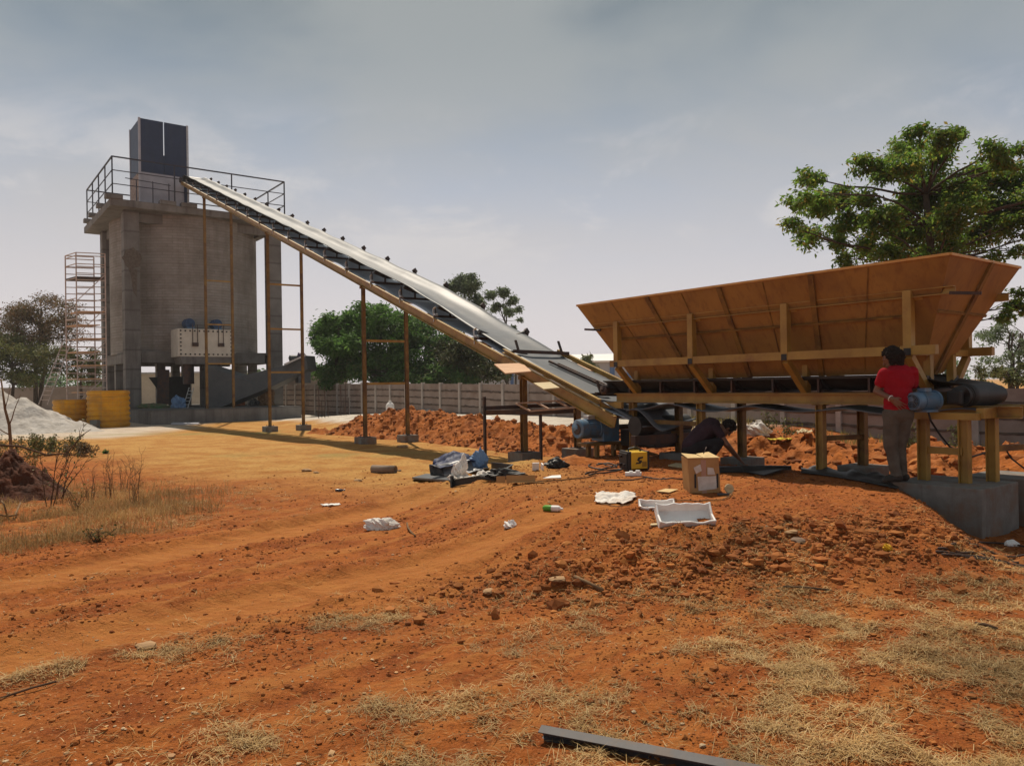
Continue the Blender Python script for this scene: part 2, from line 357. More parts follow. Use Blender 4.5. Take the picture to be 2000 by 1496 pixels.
fc = np.stack([ii[:-1, :-1].ravel(), ii[:-1, 1:].ravel(), ii[1:, 1:].ravel(), ii[1:, :-1].ravel()], 1)
gm = bpy.data.materials.new('red_earth'); gm.use_nodes = True; N, L = gm.node_tree.nodes, gm.node_tree.links
B = N['Principled BSDF']; B.inputs['Roughness'].default_value = .95; B.inputs['Specular IOR Level'].default_value = .1
geo = N.new('ShaderNodeNewGeometry')
def gn(scale, det=8, ro=.6, st=None, dist=0):
    src = geo.outputs['Position']
    if st: mm = N.new('ShaderNodeMapping'); mm.inputs['Scale'].default_value = st[:3]; mm.inputs['Rotation'].default_value = (0, 0, st[3]); L.new(src, mm.inputs[0]); src = mm.outputs[0]
    n = N.new('ShaderNodeTexNoise'); n.inputs['Scale'].default_value = scale; n.inputs['Detail'].default_value = det; n.inputs['Roughness'].default_value = ro; n.inputs['Distortion'].default_value = dist
    L.new(src, n.inputs[0]); return n.outputs['Fac']
def gr(src, a, b, c0=0., c1=1.):
    n = N.new('ShaderNodeMapRange'); n.inputs['From Min'].default_value = a; n.inputs['From Max'].default_value = b; n.inputs['To Min'].default_value = c0; n.inputs['To Max'].default_value = c1; L.new(src, n.inputs['Value']); return n.outputs[0]
def gmix(f, a, b):
    n = N.new('ShaderNodeMix'); n.data_type = 'RGBA'
    for i, x in ((0, f), (6, a), (7, b)):
        if isinstance(x, tuple): n.inputs[i].default_value = (*x, 1)
        elif isinstance(x, float): n.inputs[i].default_value = x
        else: L.new(x, n.inputs[i])
    return n.outputs[2]
def gmul(a, b):
    n = N.new('ShaderNodeMath'); n.operation = 'MULTIPLY'; L.new(a, n.inputs[0])
    if isinstance(b, float): n.inputs[1].default_value = b
    else: L.new(b, n.inputs[1])
    return n.outputs[0]
att = N.new('ShaderNodeAttribute'); att.attribute_name = 'zones'; sc_ = N.new('ShaderNodeSeparateColor'); L.new(att.outputs['Color'], sc_.inputs[0])
att2 = N.new('ShaderNodeAttribute'); att2.attribute_name = 'zones2'; sc2 = N.new('ShaderNodeSeparateColor'); L.new(att2.outputs['Color'], sc2.inputs[0])
soil = gmix(gr(gn(2.2, 10, .65), .38, .62), (.39, .122, .028), (.26, .070, .018))
soil = gmix(gr(gn(22, 6, .7), .52, .68), soil, (.11, .034, .011))
soil = gmix(gr(gn(60, 3, .6), .60, .70, 0, .7), soil, (.52, .24, .10))
pale = gmix(gr(gn(3, 8, .6, (1, 5, 1, .9)), .35, .65), (.46, .185, .05), (.37, .13, .034))
soil = gmix(gmul(sc_.outputs[0], gr(gn(2.5, 6, .6, (1, 4, 1, .9)), .25, .6, .35, 1)), soil, pale)
tan = gmix(gr(gn(1.1, 8, .6), .40, .62), (.48, .27, .085), (.38, .17, .045))
tan = gmix(gr(gn(11, 8, .7), .50, .70), tan, (.24, .11, .035))
soil = gmix(sc2.outputs[0], soil, tan)
st_ = gmix(gr(gn(45, 5, .7), .45, .62), (.26, .155, .05), (.16, .08, .025))
soil = gmix(gmul(sc_.outputs[1], gr(gn(7, 8, .7), .40, .62, .0, .6)), soil, st_)
snd = gmix(gr(gn(1.5, 9, .65), .4, .65), (.60, .54, .46), (.42, .36, .30))
soil = gmix(sc_.outputs[2], soil, snd)
grn = gmix(gr(gn(9, 6, .7), .4, .65), (.20, .20, .055), (.36, .24, .10))
soil = gmix(sc2.outputs[1], soil, grn)
L.new(soil, B.inputs['Base Color'])
b1 = N.new('ShaderNodeBump'); b1.inputs['Distance'].default_value = .035; b1.inputs['Strength'].default_value = 1
hsum = N.new('ShaderNodeMath'); hsum.operation = 'ADD'; L.new(gmul(gn(13, 10, .68), 1.4), hsum.inputs[0]); L.new(gmul(gn(75, 4, .6), .35), hsum.inputs[1])
L.new(hsum.outputs[0], b1.inputs['Height']); L.new(b1.outputs[0], B.inputs['Normal'])
M['earth'] = gm
ground = fastmesh('ground', nv, fc, 'earth', True); tag(ground, None, None, kind='structure')
def zones(x, y):
    q = .8*x+.6*y; p = -.6*x+.8*y
    d = np.minimum(seg_dist(x, y, RUTS[0]), seg_dist(x, y, RUTS[1]))
    rut = (1-sst(d+.25*(fbm(x*1.6, y*1.6, 3, 80)-.5), .2, .5))*(1-sst(y, 10, 13))
    ac = .78*x-.62*y; al = .62*x+.78*y
    stk = sst(fbm(ac*5.5, al*.45, 4, 83, .6), .48, .62)*(1-sst(x-.35*y, .0, 1.4))*(1-sst(y, 9, 12))
    rut = np.clip(np.maximum(rut, stk*.8), 0, 1)
    wob = 1.2*(fbm(x*.5, y*.5, 3, 60)-.5)
    sand_ = sst(q+wob, 14.4, 15.2)*sst(p, 12.5, 15.5)*(1-sst(y, 60, 90))
    sand_ = np.maximum(sand_, (1-sst(x+.14*(y-30)+wob*2, -15.5, -13.5))*sst(y+wob*3, 27, 30.5)*.8)
    tan_ = sst(y+.9*np.minimum(x, 3)+wob*2, 7.5, 12.5)*(1-sst(x-wob, .2, 1.6))
    tan_ = np.maximum(tan_, sst(y, 40, 80))
    gr_ = np.exp(-(((x+11.5)/5)**2+((y-31.0)/1.6)**2))*.9+np.exp(-(((x+5)/3.5)**2+((y-19.8)/.9)**2))*.6
    gr_ = np.clip(gr_*sst(fbm(x*1.1, y*1.1, 3, 91), .35, .6), 0, 1)
    return rut, straw_mask(x, y), np.clip(sand_, 0, 1), np.clip(tan_, 0, 1), gr_
za = zones(gx.ravel(), gy.ravel())
for nm, tri in (('zones', za[:3]), ('zones2', (za[3], za[4], za[4]*0))):
    ca = ground.data.color_attributes.new(nm, 'FLOAT_COLOR', 'POINT')
    ca.data.foreach_set('color', np.stack([*tri, np.ones_like(tri[0])], 1).astype(np.float32).ravel())
# ---- berm of dug red soil in front of the fence
M['berm'] = mat('dug_red_soil', (.36, .115, .026), (.20, .058, .016), 2.0, .95, 0, .05, 9, .1, c3=(.50, .20, .07), s3=4, f3=.6)
def berm_pts(p, q):
    rid = np.interp(p, [-6, 3, 6, 10, 16, 22, 25.5, 27.6], [12.8, 12.5, 12.5, 12.9, 13.1, 13.4, 13.2, 12.7])
    hgt = np.interp(p, [-6, 1, 3.5, 5.5, 9, 12, 16, 20, 24.5, 26.6, 28], [.5, .62, .66, .42, .50, .52, .44, .52, .74, .5, -.25])
    rid = rid+.5*(fbm(p*.5, p*0+3, 2, 21)-.5); hgt = hgt*(.82+.36*fbm(p*.9, p*0, 3, 22))
    dq = q-rid; wf, wb = 1.55, 1.9
    pr = np.where(dq < 0, 1-sst(-dq/wf, 0, 1), 1-sst(dq/wb, 0, 1))
    X = .8*q-.6*p; Y = .6*q+.8*p
    b = ground_base(X, Y)
    base = np.where(pr < .999, b, b)
    lump = (fbm(p*2.2, q*2.2, 4, 31, .62)-.5)*.42+np.maximum(0, vnoise(p*4.5, q*4.5, 33)-.5)*.24+np.maximum(0, vnoise(p*9, q*9, 35)-.55)*.10
    top = hgt-.0
    z = base*(1-pr)+np.maximum(top, base+.1)*pr + lump*sst(pr, .02, .3) - .10*(1-sst(pr, 0, .06))
    return X, Y, z
pp, qq = np.meshgrid(np.arange(-5, 28.4, .055), np.arange(10.4, 15.8, .055), indexing='ij')
bx_, by_, bz_ = berm_pts(pp, qq); n1, n2 = pp.shape; ii = np.arange(n1*n2).reshape(n1, n2)
fcb = np.stack([ii[:-1, :-1].ravel(), ii[1:, :-1].ravel(), ii[1:, 1:].ravel(), ii[:-1, 1:].ravel()], 1)
bo = fastmesh('earth_bank', np.stack([bx_.ravel(), by_.ravel(), bz_.ravel()], 1), fcb, 'berm', True); tag(bo, None, None, kind='structure')
# ---- loose clods and stones
ICO = None
def clod_mesh(name, P, rad, m, flat=.7, kind='stuff', lab=None, cat=None):
    import bmesh
    bm = bmesh.new(); bmesh.ops.create_icosphere(bm, subdivisions=1, radius=1); bm.verts.ensure_lookup_table()
    v0 = np.array([v.co[:] for v in bm.verts]); f0 = np.array([[v.index for v in f.verts] for f in bm.faces]); bm.free()
    n = len(P); k = len(v0)
    jit = 1+rng.uniform(-.42, .32, (n, k, 1)); sc = rng.uniform(.6, 1.25, (n, 1, 3))*np.array([1, 1, flat])
    a = rng.uniform(0, 6.28, n); c_, s__ = np.cos(a), np.sin(a)
    v = v0[None]*jit*sc*rad[:, None, None]
    x = v[..., 0]*c_[:, None]-v[..., 1]*s__[:, None]; y = v[..., 0]*s__[:, None]+v[..., 1]*c_[:, None]
    v = np.stack([x, y, v[..., 2]], -1)+P[:, None, :]
    f = (f0[None]+(np.arange(n)*k)[:, None, None]).reshape(-1, 3)
    o = fastmesh(name, v.reshape(-1, 3), f, m, False); tag(o, lab, cat, kind=kind); return o
M['clod'] = leafmat('soil_clods', [(.28, .092, .022), (.19, .058, .016), (.36, .135, .034), (.24, .078, .02)], 0, .95)
def scatter(n, fn):
    out = []; got = 0
    while got < n:
        u = rng.uniform(0, 1, (n*3, 3)); Y = 2.6*(18/2.6)**u[:, 0]; X = (u[:, 1]*2-1)*(.85*Y+.6)
        k = u[:, 2] < fn(X, Y); out.append(np.stack([X[k], Y[k]], 1)); got += k.sum()
    return np.concatenate(out)[:n]
def dens(x, y):
    d = np.minimum(seg_dist(x, y, RUTS[0]), seg_dist(x, y, RUTS[1])); r = 1-sst(d, .25, .5)
    heap = np.exp(-(((x-2.1-.25*(y-6.7))/2.1)**2+((y-6.5-.2*(x-2))/.6)**2))
    mid = np.exp(-((d-.75)/.35)**2)*(1-sst(y, 8, 10))
    return np.clip((.10+.8*heap+.55*mid*sst(fbm(x*1.3, y*1.3, 3, 77), .38, .6)+.25*sst(x+.2*y, .8, 2.4))*(1-.92*r)*(1-sst(y, 13, 17)), 0, 1)*(1-.6*straw_mask(x, y))
P2 = scatter(42000, dens); rad = .0035+.0026*rng.exponential(1, len(P2))*(1+.10*P2[:, 1]); rad = np.minimum(rad, .024)
clod_mesh('soil_clods', np.column_stack([P2, ground_z(P2[:, 0], P2[:, 1])+rad*.25]), rad, 'clod')
TRX = [tuple(ong(1341, 1027))[:2], tuple(ong(1285, 997))[:2]]
def heapd(x, y): return sst(np.minimum(np.hypot(x-TRX[0][0], y-TRX[0][1]), np.hypot(x-TRX[1][0], y-TRX[1][1])), .35, .5)*np.exp(-(((x-2.3-.25*(y-6.7))/1.7)**2+((y-6.4-.2*(x-2))/.5)**2))
P3 = scatter(3000, heapd); rad = .008+.011*rng.exponential(1, len(P3)); rad = np.minimum(rad, .06)
clod_mesh('earth_lumps', np.column_stack([P3, ground_z(P3[:, 0], P3[:, 1])+rad*.2]), rad, 'clod')
P6 = scatter(2600, lambda x, y: .5*(1-sst(y, 9, 15))*sst(fbm(x*1.1, y*1.1, 3, 96), .35, .6)); rad = .004+.003*rng.exponential(1, len(P6)); rad = np.minimum(rad, .02)
M['pebble'] = leafmat('pale_pebbles', [(.46, .28, .14), (.36, .20, .09), (.50, .38, .24), (.28, .14, .06)], 0, .9)
clod_mesh('gravel', np.column_stack([P6, ground_z(P6[:, 0], P6[:, 1])+rad*.2]), rad, 'pebble', .5)
n_ = 5200; bp_ = rng.uniform(-3, 27, n_); bq = rng.uniform(11.2, 15.0, n_); X, Y, Zb = berm_pts(bp_, bq)
rad = np.minimum(.02+.026*rng.exponential(1, n_), .12)
clod_mesh('bank_clods', np.column_stack([X, Y, Zb+rad*.1]), rad, 'clod')
# ---- straw and dry grass
def blades(name, base, length, width, lean, m, kind='stuff', curl=.5, az=None):
    n = len(base); a = rng.uniform(0, 6.283, n) if az is None else az; h = np.stack([np.cos(a), np.sin(a)], 1)
    le = lean; l = length
    p0 = base; hx = h*(l*np.sin(le))[:, None]*.55; p1 = base+np.column_stack([hx, l*np.cos(le)*.6])
    le2 = np.clip(le+curl*rng.uniform(.2, 1, n), 0, 1.9); p2 = p1+np.column_stack([h*(l*.5*np.sin(le2))[:, None], l*.5*np.cos(le2)])
    sdv = np.column_stack([-h[:, 1], h[:, 0], np.zeros(n)])*width[:, None]*.5
    v = np.stack([p0-sdv, p0+sdv, p1-sdv*.8, p1+sdv*.8, p2], 1).reshape(-1, 3); o_ = (np.arange(n)*5)[:, None]
    f = np.concatenate([o_+np.array([[0, 1, 3]]), o_+np.array([[0, 3, 2]]), o_+np.array([[2, 3, 4]])])
    o = fastmesh(name, v, f, m); tag(o, None, None, kind=kind); return o
P4 = scatter(84000, lambda x, y: straw_mask(x, y)*(1-.75*sst(y, 5, 8)) + .006*(y < 7))
# gather blades into tufts
tc_ = P4[rng.integers(0, len(P4), 2600)]; idx = rng.integers(0, 2600, len(P4)); w_ = rng.random(len(P4)) < .45
P4[w_] = tc_[idx[w_]]+rng.normal(0, .035, (w_.sum(), 2))
l_ = rng.uniform(.025, .10, len(P4)); le = np.where(w_, rng.uniform(1.0, 1.55, len(P4)), rng.uniform(1.42, 1.6, len(P4)))
blades('dry_grass', np.column_stack([P4, ground_z(P4[:, 0], P4[:, 1])+.004+rng.uniform(0, .012, len(P4))]), l_, .0022+.0012*P4[:, 1]/4, le, 'straw')
# taller dry grass on the left verge
def vd(x, y): return (1-sst((x+4.9)*.836-(y-7.4)*.548+.6*(fbm(x*1.3, y*1.3, 3, 44)-.5), -.5, .1))*(1-sst(x+.36*y, -1.0, .3))*(1-sst(y, 12, 15))*sst(fbm(x*1.4, y*1.4, 3, 55), .30, .62)
P5 = scatter(30000, vd); l_ = rng.uniform(.04, .18, len(P5)); le = np.abs(rng.normal(.75, .45, len(P5)))
M['verge'] = leafmat('verge_grass', [(.40, .24, .09), (.46, .30, .12), (.30, .16, .06), (.26, .18, .06)], .3, .8)
blades('tall_dry_grass', np.column_stack([P5, ground_z(P5[:, 0], P5[:, 1])]), l_, np.full(len(P5), .005), le, 'verge')
# thin green-yellow grass between the bank and the fence
n_ = 9000; bp_ = rng.uniform(2, 17, n_); bq = rng.uniform(13.4, 19.5, n_); X = .8*bq-.6*bp_; Y = .6*bq+.8*bp_
k = rng.random(n_) < sst(fbm(X*.8, Y*.8, 3, 66), .38, .6); X, Y = X[k], Y[k]
M['weedy'] = leafmat('weedy_grass', [(.22, .20, .06), (.34, .26, .10), (.16, .16, .04)], .3, .8)
blades('fence_side_grass', np.column_stack([X, Y, ground_z(X, Y)]), rng.uniform(.10, .38, len(X)), np.full(len(X), .014), np.abs(rng.normal(.4, .35, len(X))), 'weedy')
# ------------------------------------------------------------ precast boundary fence
M['fence'] = mat('precast_fence', (.31, .255, .225), (.24, .19, .165), 1.4, .95, 0, .006, 30, .1, c3=(.20, .14, .11), s3=.8, f3=.7, lo3=.5, hi3=.68)
M['fencedk'] = mat('fence_joint', (.075, .055, .045), (.13, .095, .075), 3, .95)
M['fpost'] = mat('fence_post', (.42, .38, .35), (.33, .29, .26), 3, .9)
fence = thing('precast_fence', 'long grey precast concrete fence of stacked planks behind the red earth bank', 'fence', PQ(20, 20.4, 0))
BAY = 1.78
def ftop(p): return float(np.interp(p, [-8, 8, 14, 40, 60], [1.33, 1.36, 1.46, 1.86, 1.9]))
pk = -6.0
while pk < 62:
    a, b = PQ(pk, 20.4, 0), PQ(pk+BAY, 20.4, 0); za_, zb_ = ftop(pk), ftop(pk+BAY)
    m = MB().box(PQ(pk, 20.38, ftop(pk)-1.15), (.15, .17, 2.4), U, V); m.build('post', 'fpost', fence)
    m = MB(); j = MB()
    for r_ in range(6):
        h0 = -.36*r_-.015+random.uniform(-.008, .008); w_ = -.36*(r_+1)+.012
        o1 = V*random.uniform(-.01, .01)+V*.01
        A, Bq = a+U*.078, b-U*.078
        m.hexa([A+o1-V*.03+Z*(za_+w_), Bq+o1-V*.03+Z*(zb_+w_), Bq+o1+V*.03+Z*(zb_+w_), A+o1+V*.03+Z*(za_+w_),
                A+o1-V*.03+Z*(za_+h0), Bq+o1-V*.03+Z*(zb_+h0), Bq+o1+V*.03+Z*(zb_+h0), A+o1+V*.03+Z*(za_+h0)])
        # rough dark mortar bead, uneven
        pts = [A.lerp(Bq, t/9)-V*.02+Z*(za_+(zb_-za_)*t/9+w_-.02+random.uniform(-.016, .016)) for t in range(10)]
        j.tube(pts, [random.uniform(.03, .058) for _ in pts], 5)
    pn = m.build('panel', 'fence', fence); j.build('mortar_joint', 'fencedk', pn)
    pk += BAY
# ------------------------------------------------------------ concrete footings
def footing(P, wx, wy, zt, zb, label, seed, group='concrete footings under the conveyor and hopper legs', name='concrete_footing'):
    f = thing(name, label, 'concrete footing', (P.x, P.y, zb), group)
    m = MB(); c_ = Vector((P.x, P.y, 0))
    m.box(c_+Z*((zt+zb)/2), (wx, wy, zt-zb), U, V); blk = m.build('concrete_block', 'concf', f, bevel=.012)
    if name == 'concrete_footing':
        m = MB(); m.box(c_+Z*(zt+.008), (.26, .26, .014), U, V); m.build('base_plate', 'steel', f)
        m = MB()
        for a in (-1, 1):
            for b in (-1, 1): m.tube([c_+U*a*.1+V*b*.1+Z*(zt+.01), c_+U*a*.1+V*b*.1+Z*(zt+.07)], .011, 6)
        m.build('anchor_bolts', 'steel', f)
    return f
# ------------------------------------------------------------ inclined belt conveyor
conv = thing('inclined_conveyor', 'long inclined belt conveyor on ochre frame and legs, climbing to the concrete silo tower', 'conveyor', (CA.x, CA.y, -.1))
S0, S1 = -2.9, 37.6
for w, fl, lab in ((0, 1, 0), (1.4, -1, 0)):
    for k in range(7):
        a, b = S0+(S1-S0)*k/7, S0+(S1-S0)*(k+1)/7
        MB().channel(CV(a, w, .11), CV(b-.01, w, .11), .075, .22, .014, -fl).build('stringer', 'yellow', conv)
    MB().channel(CV(-2.5, w, .33), CV(.7, w, .33), .07, .09, .012, -fl).build('skirt_rail', 'yellow', conv)
mm_ = MB()
for k in range(28):
    s = S0+.4+k*1.5; mm_.bar(CV(s, .01, .06), CV(s, 1.39, .06), .06, .06)
mm_.build('cross_members', 'ydark', conv)
# carrying and return belts
def belt_z(s): return float(np.interp(s, [-3.6, -2.4, .4, 5.5, 37, 38], [.24, .29, .31, .66, .66, .5]))
def trough(s): return float(np.interp(s, [.8, 6], [.02, .13]))
rows = []
for s in np.arange(-3.5, 37.61, .25):
    ph = (s-1.9) % 2.0/2.0; sag = .018*math.sin(math.pi*ph) if s > 2 else 0
    row = []
    for j in range(13):
        w = .10+1.2*j/12; x = abs(j-6)/6
        e = .02*math.sin(s*2.1+j)*(.5 if x > .8 else .1)
        row.append(CV(s, w, belt_z(s)-trough(s)*(1-sst(x, .35, 1))-sag+e))
    rows.append(row)
for i in range(6):   # belt wraps round the head pulley
    a = math.pi*i/5; rows.append([CV(37.6+.24*math.sin(a), .10+1.2*j/12, .30+.24*math.cos(a)) for j in range(13)])
MB().grid(rows).build('carrying_belt', 'belt', conv, smooth=180, thick=.014)
rows = []
for s in np.arange(-3.3, 37.6, .25):
    ph = (s-2.2) % 2.9/2.9
    rows.append([CV(s, .12+1.15*j/6, .20+.03*math.cos(2*math.pi*ph)+.012*math.sin(s*1.3+j)) for j in range(7)])
MB().grid(rows).build('return_belt', 'beltr', conv, smooth=180, thick=.012)
# idler sets
s = 1.9; k = 0
while s < 37.2:
    f = MB(); f.bar(CV(s, -.04, .27), CV(s, 1.46, .27), .07, .055)
    zt_ = belt_z(s)+.04
    f.bar(CV(s, 1.38, .25), CV(s, 1.43, zt_), .06, .02, CD); f.bar(CV(s, 1.36, zt_-.03), CV(s+.06, 1.46, zt_+.02), .13, .07, CD)
    f.bar(CV(s, .02, .25), CV(s, .0, zt_-.12), .035, .02, CD)
    for w in (.42, .98): f.bar(CV(s, w, .28), CV(s, w, max(.3, belt_z(s)-trough(s)-.07)), .05, .02, CD)
    fr = f.build('idler_frame', 'steel', conv)
    r_ = MB(); zc = belt_z(s)-trough(s)-.07
    r_.tube([CV(s, .44, zc), CV(s, .96, zc)], .055, 12); r_.tube([CV(s, .07, zc+.125), CV(s, .41, zc+.01)], .055, 12); r_.tube([CV(s, .99, zc+.01), CV(s, 1.33, zc+.125)], .055, 12)
    r_.build('roller', 'beltb', fr, smooth=40)
    b_ = MB(); b_.bar(CV(s+.05, -.01, .12), CV(s+.09, -.01, .44), .03, .03, CD); b_.bar(CV(s+.09, -.01, .44), CV(s+.02, .03, .50), .03, .03, CD); b_.tube([CV(s, -.03, .30), CV(s, .05, .30)], .045, 10); b_.tube([CV(s, .05, .16), CV(s, 1.3, .16)], .04, 8)
    b_.build('bearing_bracket', 'silver', fr)
    s += 2.0; k += 1
# unmounted idler frames lying across the low end
for s_, z_ in ((.42, .40), (-2.30, .40)):
    f = MB(); f.bar(CV(s_, .05, z_), CV(s_-.12, 1.42, z_), .07, .07); f.bar(CV(s_+.16, .0, z_-.06), CV(s_+.16, .5, z_-.07), .05, .05)
    for w in (.16, 1.30): f.bar(CV(s_-.03, w, z_), CV(s_+.12, w+.02, z_+.20), .05, .03, CD)
    f.build('idler_frame', 'steel', conv)
# pulleys
for s_, z_, nm in ((37.6, .30, 'head_pulley'), (-3.3, .18, 'tail_pulley')):
    MB().tube([CV(s_, .08, z_), CV(s_, 1.32, z_)], .22 if s_ > 0 else .17, 20).build(nm, 'beltb', conv, smooth=40)
MB().box(CV(37.5, -.06, .28), (.3, .12, .24), CD, CW).build('head_bearing', 'steel', conv)
MB().bar(CV(-3.45, -.1, .0), CV(-3.45, 1.5, .0), .12, .16).build('tail_frame', 'steel', conv)
# two square tubes lying on the belt
for w, s_ in ((.62, .0), (.72, .06)):
    MB().bar(CV(-2.2-s_*.5, w+.17, .34), CV(-.1-s_*3, w-.02, .345), .045, .045).build('loose_square_tube', 'rustbar', conv)
# legs
def leg_pair(s, ztop_off=.0, zb=(0, 0), rungs=(), nm='leg', th=.13):
    P0, P1 = CV(s, 0), CV(s, 1.4)
    for P, b in ((P0, zb[0]), (P1, zb[1])):
        MB().ibeam(Vector((P.x, P.y, b)), Vector((P.x, P.y, P.z+.02)), th, th, CD).build('leg', 'ydark', conv)
    for z_ in rungs: MB().bar(Vector((P0.x, P0.y, z_))+CW*.07, Vector((P1.x, P1.y, z_))-CW*.07, .06, .07).build('leg_brace', 'yellow', conv)
    MB().bar(P0-Z*.03-CW*.1, P1-Z*.03+CW*.1, .1, .08).build('leg_cap', 'ydark', conv)
leg_pair(.0, 0, (.2, .2), (1.02,), th=.115)
leg_pair(8.58, 0, (.1, .1), (3.02, 1.72), th=.10)
leg_pair(18.8, 0, (.1, .1), (5.95, 4.1, 2.3), th=.11)
leg_pair(31.0, 0, (.6, .6), (7.6, 5.2, 3.05))
for s_, zt, labs in ((0, .22, ('square grey footing under the front leg near the table frame', 'grey footing behind the blue conveyor motor')),
                     (8.58, .12, ('grey footing of the front leg before the dug red bank', 'grey footing of the rear leg against the red bank, pale stone beside it')),
                     (18.8, .08, ('grey footing nearest the tower plinth, left of its pair', 'small grey footing at the left end of the red bank'))):
    for w, lb in ((0, labs[0]), (1.4, labs[1])):
        P = CV(s_, w); g_ = gz(P.x, P.y); footing(P, .5, .5, zt, g_-.25, lb, 1)
# drive motor, gearbox and its stand
mo = Vector((1.15, 13.75, .80)); ax = CW
m = MB(); m.lathe(mo, ax, [(0, .02), (0, .155), (.02, .175), (.16, .18), (.17, .165), (.42, .165), (.43, .185), (.46, .185), (.46, .06)], 24)
dm = m.build('drive_motor', 'blue', conv, smooth=40)
m = MB()
for k in range(20):
    a = 2*math.pi*k/20; r_ = (Z*math.sin(a)+CD*math.cos(a)); m.bar(mo+ax*.19+r_*.175, mo+ax*.41+r_*.175, .02, .008, r_)
m.build('cooling_fins', 'blue', dm)
m = MB(); m.box(mo+ax*.28+Z*.20, (.16, .14, .08), ax, CD); m.build('terminal_box', 'silver', dm, bevel=.01)
m = MB(); m.lathe(mo-ax*.002, -ax, [(0, .10), (.004, .10)], 20); m.build('fan_grille', 'steel', dm)
m = MB(); m.box(mo+ax*.66+Z*-.03, (.38, .34, .42), ax, CD); m.box(mo+ax*.66+Z*.19, (.30, .26, .03), ax, CD)
m.tube([mo+ax*.60+Z*.2, mo+ax*.60+Z*.27], .03, 8); m.build('gearbox', 'blue', conv, bevel=.03)
m = MB(); m.tube([mo+ax*.84, mo+ax*1.25], .05, 10); m.build('drive_shaft', 'steel', conv, smooth=40)
m = MB()
m.bar(mo+ax*.1-Z*.28, mo+ax*1.0-Z*.28, .3, .05, Z); 
for a_, d_ in ((.35, -.12), (.35, .12), (.95, -.12), (.95, .12)):
    P = mo+ax*a_+CD*d_; m.bar(Vector((P.x, P.y, gz(P.x, P.y)-.05)), Vector((P.x, P.y, mo.z-.30)), .07, .07)
m.bar(mo+ax*.35-Z*.62-CD*.12, mo+ax*1.3-Z*.55-CD*.12, .05, .12); m.bar(mo+ax*.9-Z*.35, mo+ax*1.9-Z*.65-CD*.2, .08, .14); m.bar(mo+ax*.2-Z*.7, mo+ax*.6-Z*.7, .06, .1)
m.build('motor_stand', 'ydark', conv)
m = MB(); m.box(CV(-3.0, .85, -.16), (.9, .9, .30), CD, CW); m.build('tail_box', 'black', conv, bevel=.02)
# curled end of belt spilling past the tail
rows = [[CV(-3.0-.9*t+.1*j/6, .15+1.15*j/6, .33+.10*math.sin(t*5+j*.4)+.25*t*SL) for j in range(7)] for t in np.linspace(0, 1, 12)]
MB().grid(rows).build('belt_end', 'belt', conv, smooth=180, thick=.014)
# plywood boards left on the conveyor edge
def board(pts, m, label, group=None):
    o = MB().prism(pts, Z*.022).build('plywood_board', m); tag(o, label, 'board', group); return o
BG = 'loose boards on the low end of the conveyor'
board([at(965, 713, 15.75), at(1020, 711, 15.95), at(1038, 727, 15.2), at(987, 731, 15.1)], 'ply', 'reddish plywood board sticking out above the front conveyor leg', BG)
board([at(1042, 750, 14.75), at(1075, 748, 14.9), at(1093, 759, 14.3), at(1062, 762, 14.2)], 'ply2', 'pale yellowish board lying lower down the conveyor edge', BG)
board([at(1105, 714, 17.3), at(1137, 712, 17.4), at(1166, 725, 16.6), at(1124, 728, 16.4)], 'ply', 'reddish board on the far edge of the conveyor, before the warehouse', BG)
# ------------------------------------------------------------ feed hopper
hop = thing('feed_hopper', 'big ochre sheet-metal aggregate hopper on steel frame with feed belt beneath, right side', 'hopper', tuple(HP(3.1, .97, .3)))
HL, HW, ZR, ZB, IN, B0, B1 = 6.3, 1.95, 3.0, 1.67, .66, .72, 1.26
T = [HP(0, 0, ZR), HP(HL, 0, ZR), HP(HL, HW, ZR), HP(0, HW, ZR)]
Bt = [HP(IN, B0, ZB), HP(HL-IN, B0, ZB), HP(HL-IN, B1, ZB), HP(IN, B1, ZB)]
names = ('side_panel', 'end_panel', 'side_panel', 'end_panel')
ctr = HP(HL/2, HW/2, 2.4)
for i in range(4):
    a, b, c_, d = T[i], T[(i+1) % 4], Bt[(i+1) % 4], Bt[i]
    n_ = (b-a).cross(d-a).normalized(); n_ = n_ if n_.dot(ctr-a) > 0 else -n_
    MB().prism([a, b, c_, d], n_*.008).build(names[i], 'panel', hop)
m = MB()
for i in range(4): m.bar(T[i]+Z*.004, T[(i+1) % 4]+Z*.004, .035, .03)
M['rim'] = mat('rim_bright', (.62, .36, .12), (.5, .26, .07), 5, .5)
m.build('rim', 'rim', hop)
def onside(t, f):   # point on the front panel, f 0 rim .. 1 bottom
    a = HP(t, 0, ZR); b = HP(IN+(HL-2*IN)*t/HL, B0, ZB); return a.lerp(b, f)
nf = (T[1]-T[0]).cross(Bt[0]-T[0]).normalized(); nf = nf if nf.dot(V) < 0 else -nf
for t in (1.72, 3.2, 4.62):
    MB().bar(onside(t, .01)+nf*.014, onside(t, 1)+nf*.014, .075, .035, nf).build('rib', 'ydark', hop)  # ribs get the darker ochre to paint in their shading
for t in (.95, 2.46, 3.92, 5.45):
    MB().bar(onside(t, .02)+nf*.003, onside(t, .97)+nf*.003, .014, .010, nf).build('weld_seam', 'ydark', hop)
ne = (T[0]-T[3]).cross(Bt[3]-T[3]).normalized(); ne = ne if ne.dot(U) < 0 else -ne
MB().bar(T[0].lerp(T[3], .56)+ne*.014, Bt[0].lerp(Bt[3], .55)+ne*.014, .085, .035, ne).build('rib', 'ydark', hop)
MB().bar(T[0].lerp(Bt[0], .45)+ne*.012+U*0, T[3].lerp(Bt[3], .45)+ne*.012, .035, .02, ne).build('rib', 'ydark', hop)
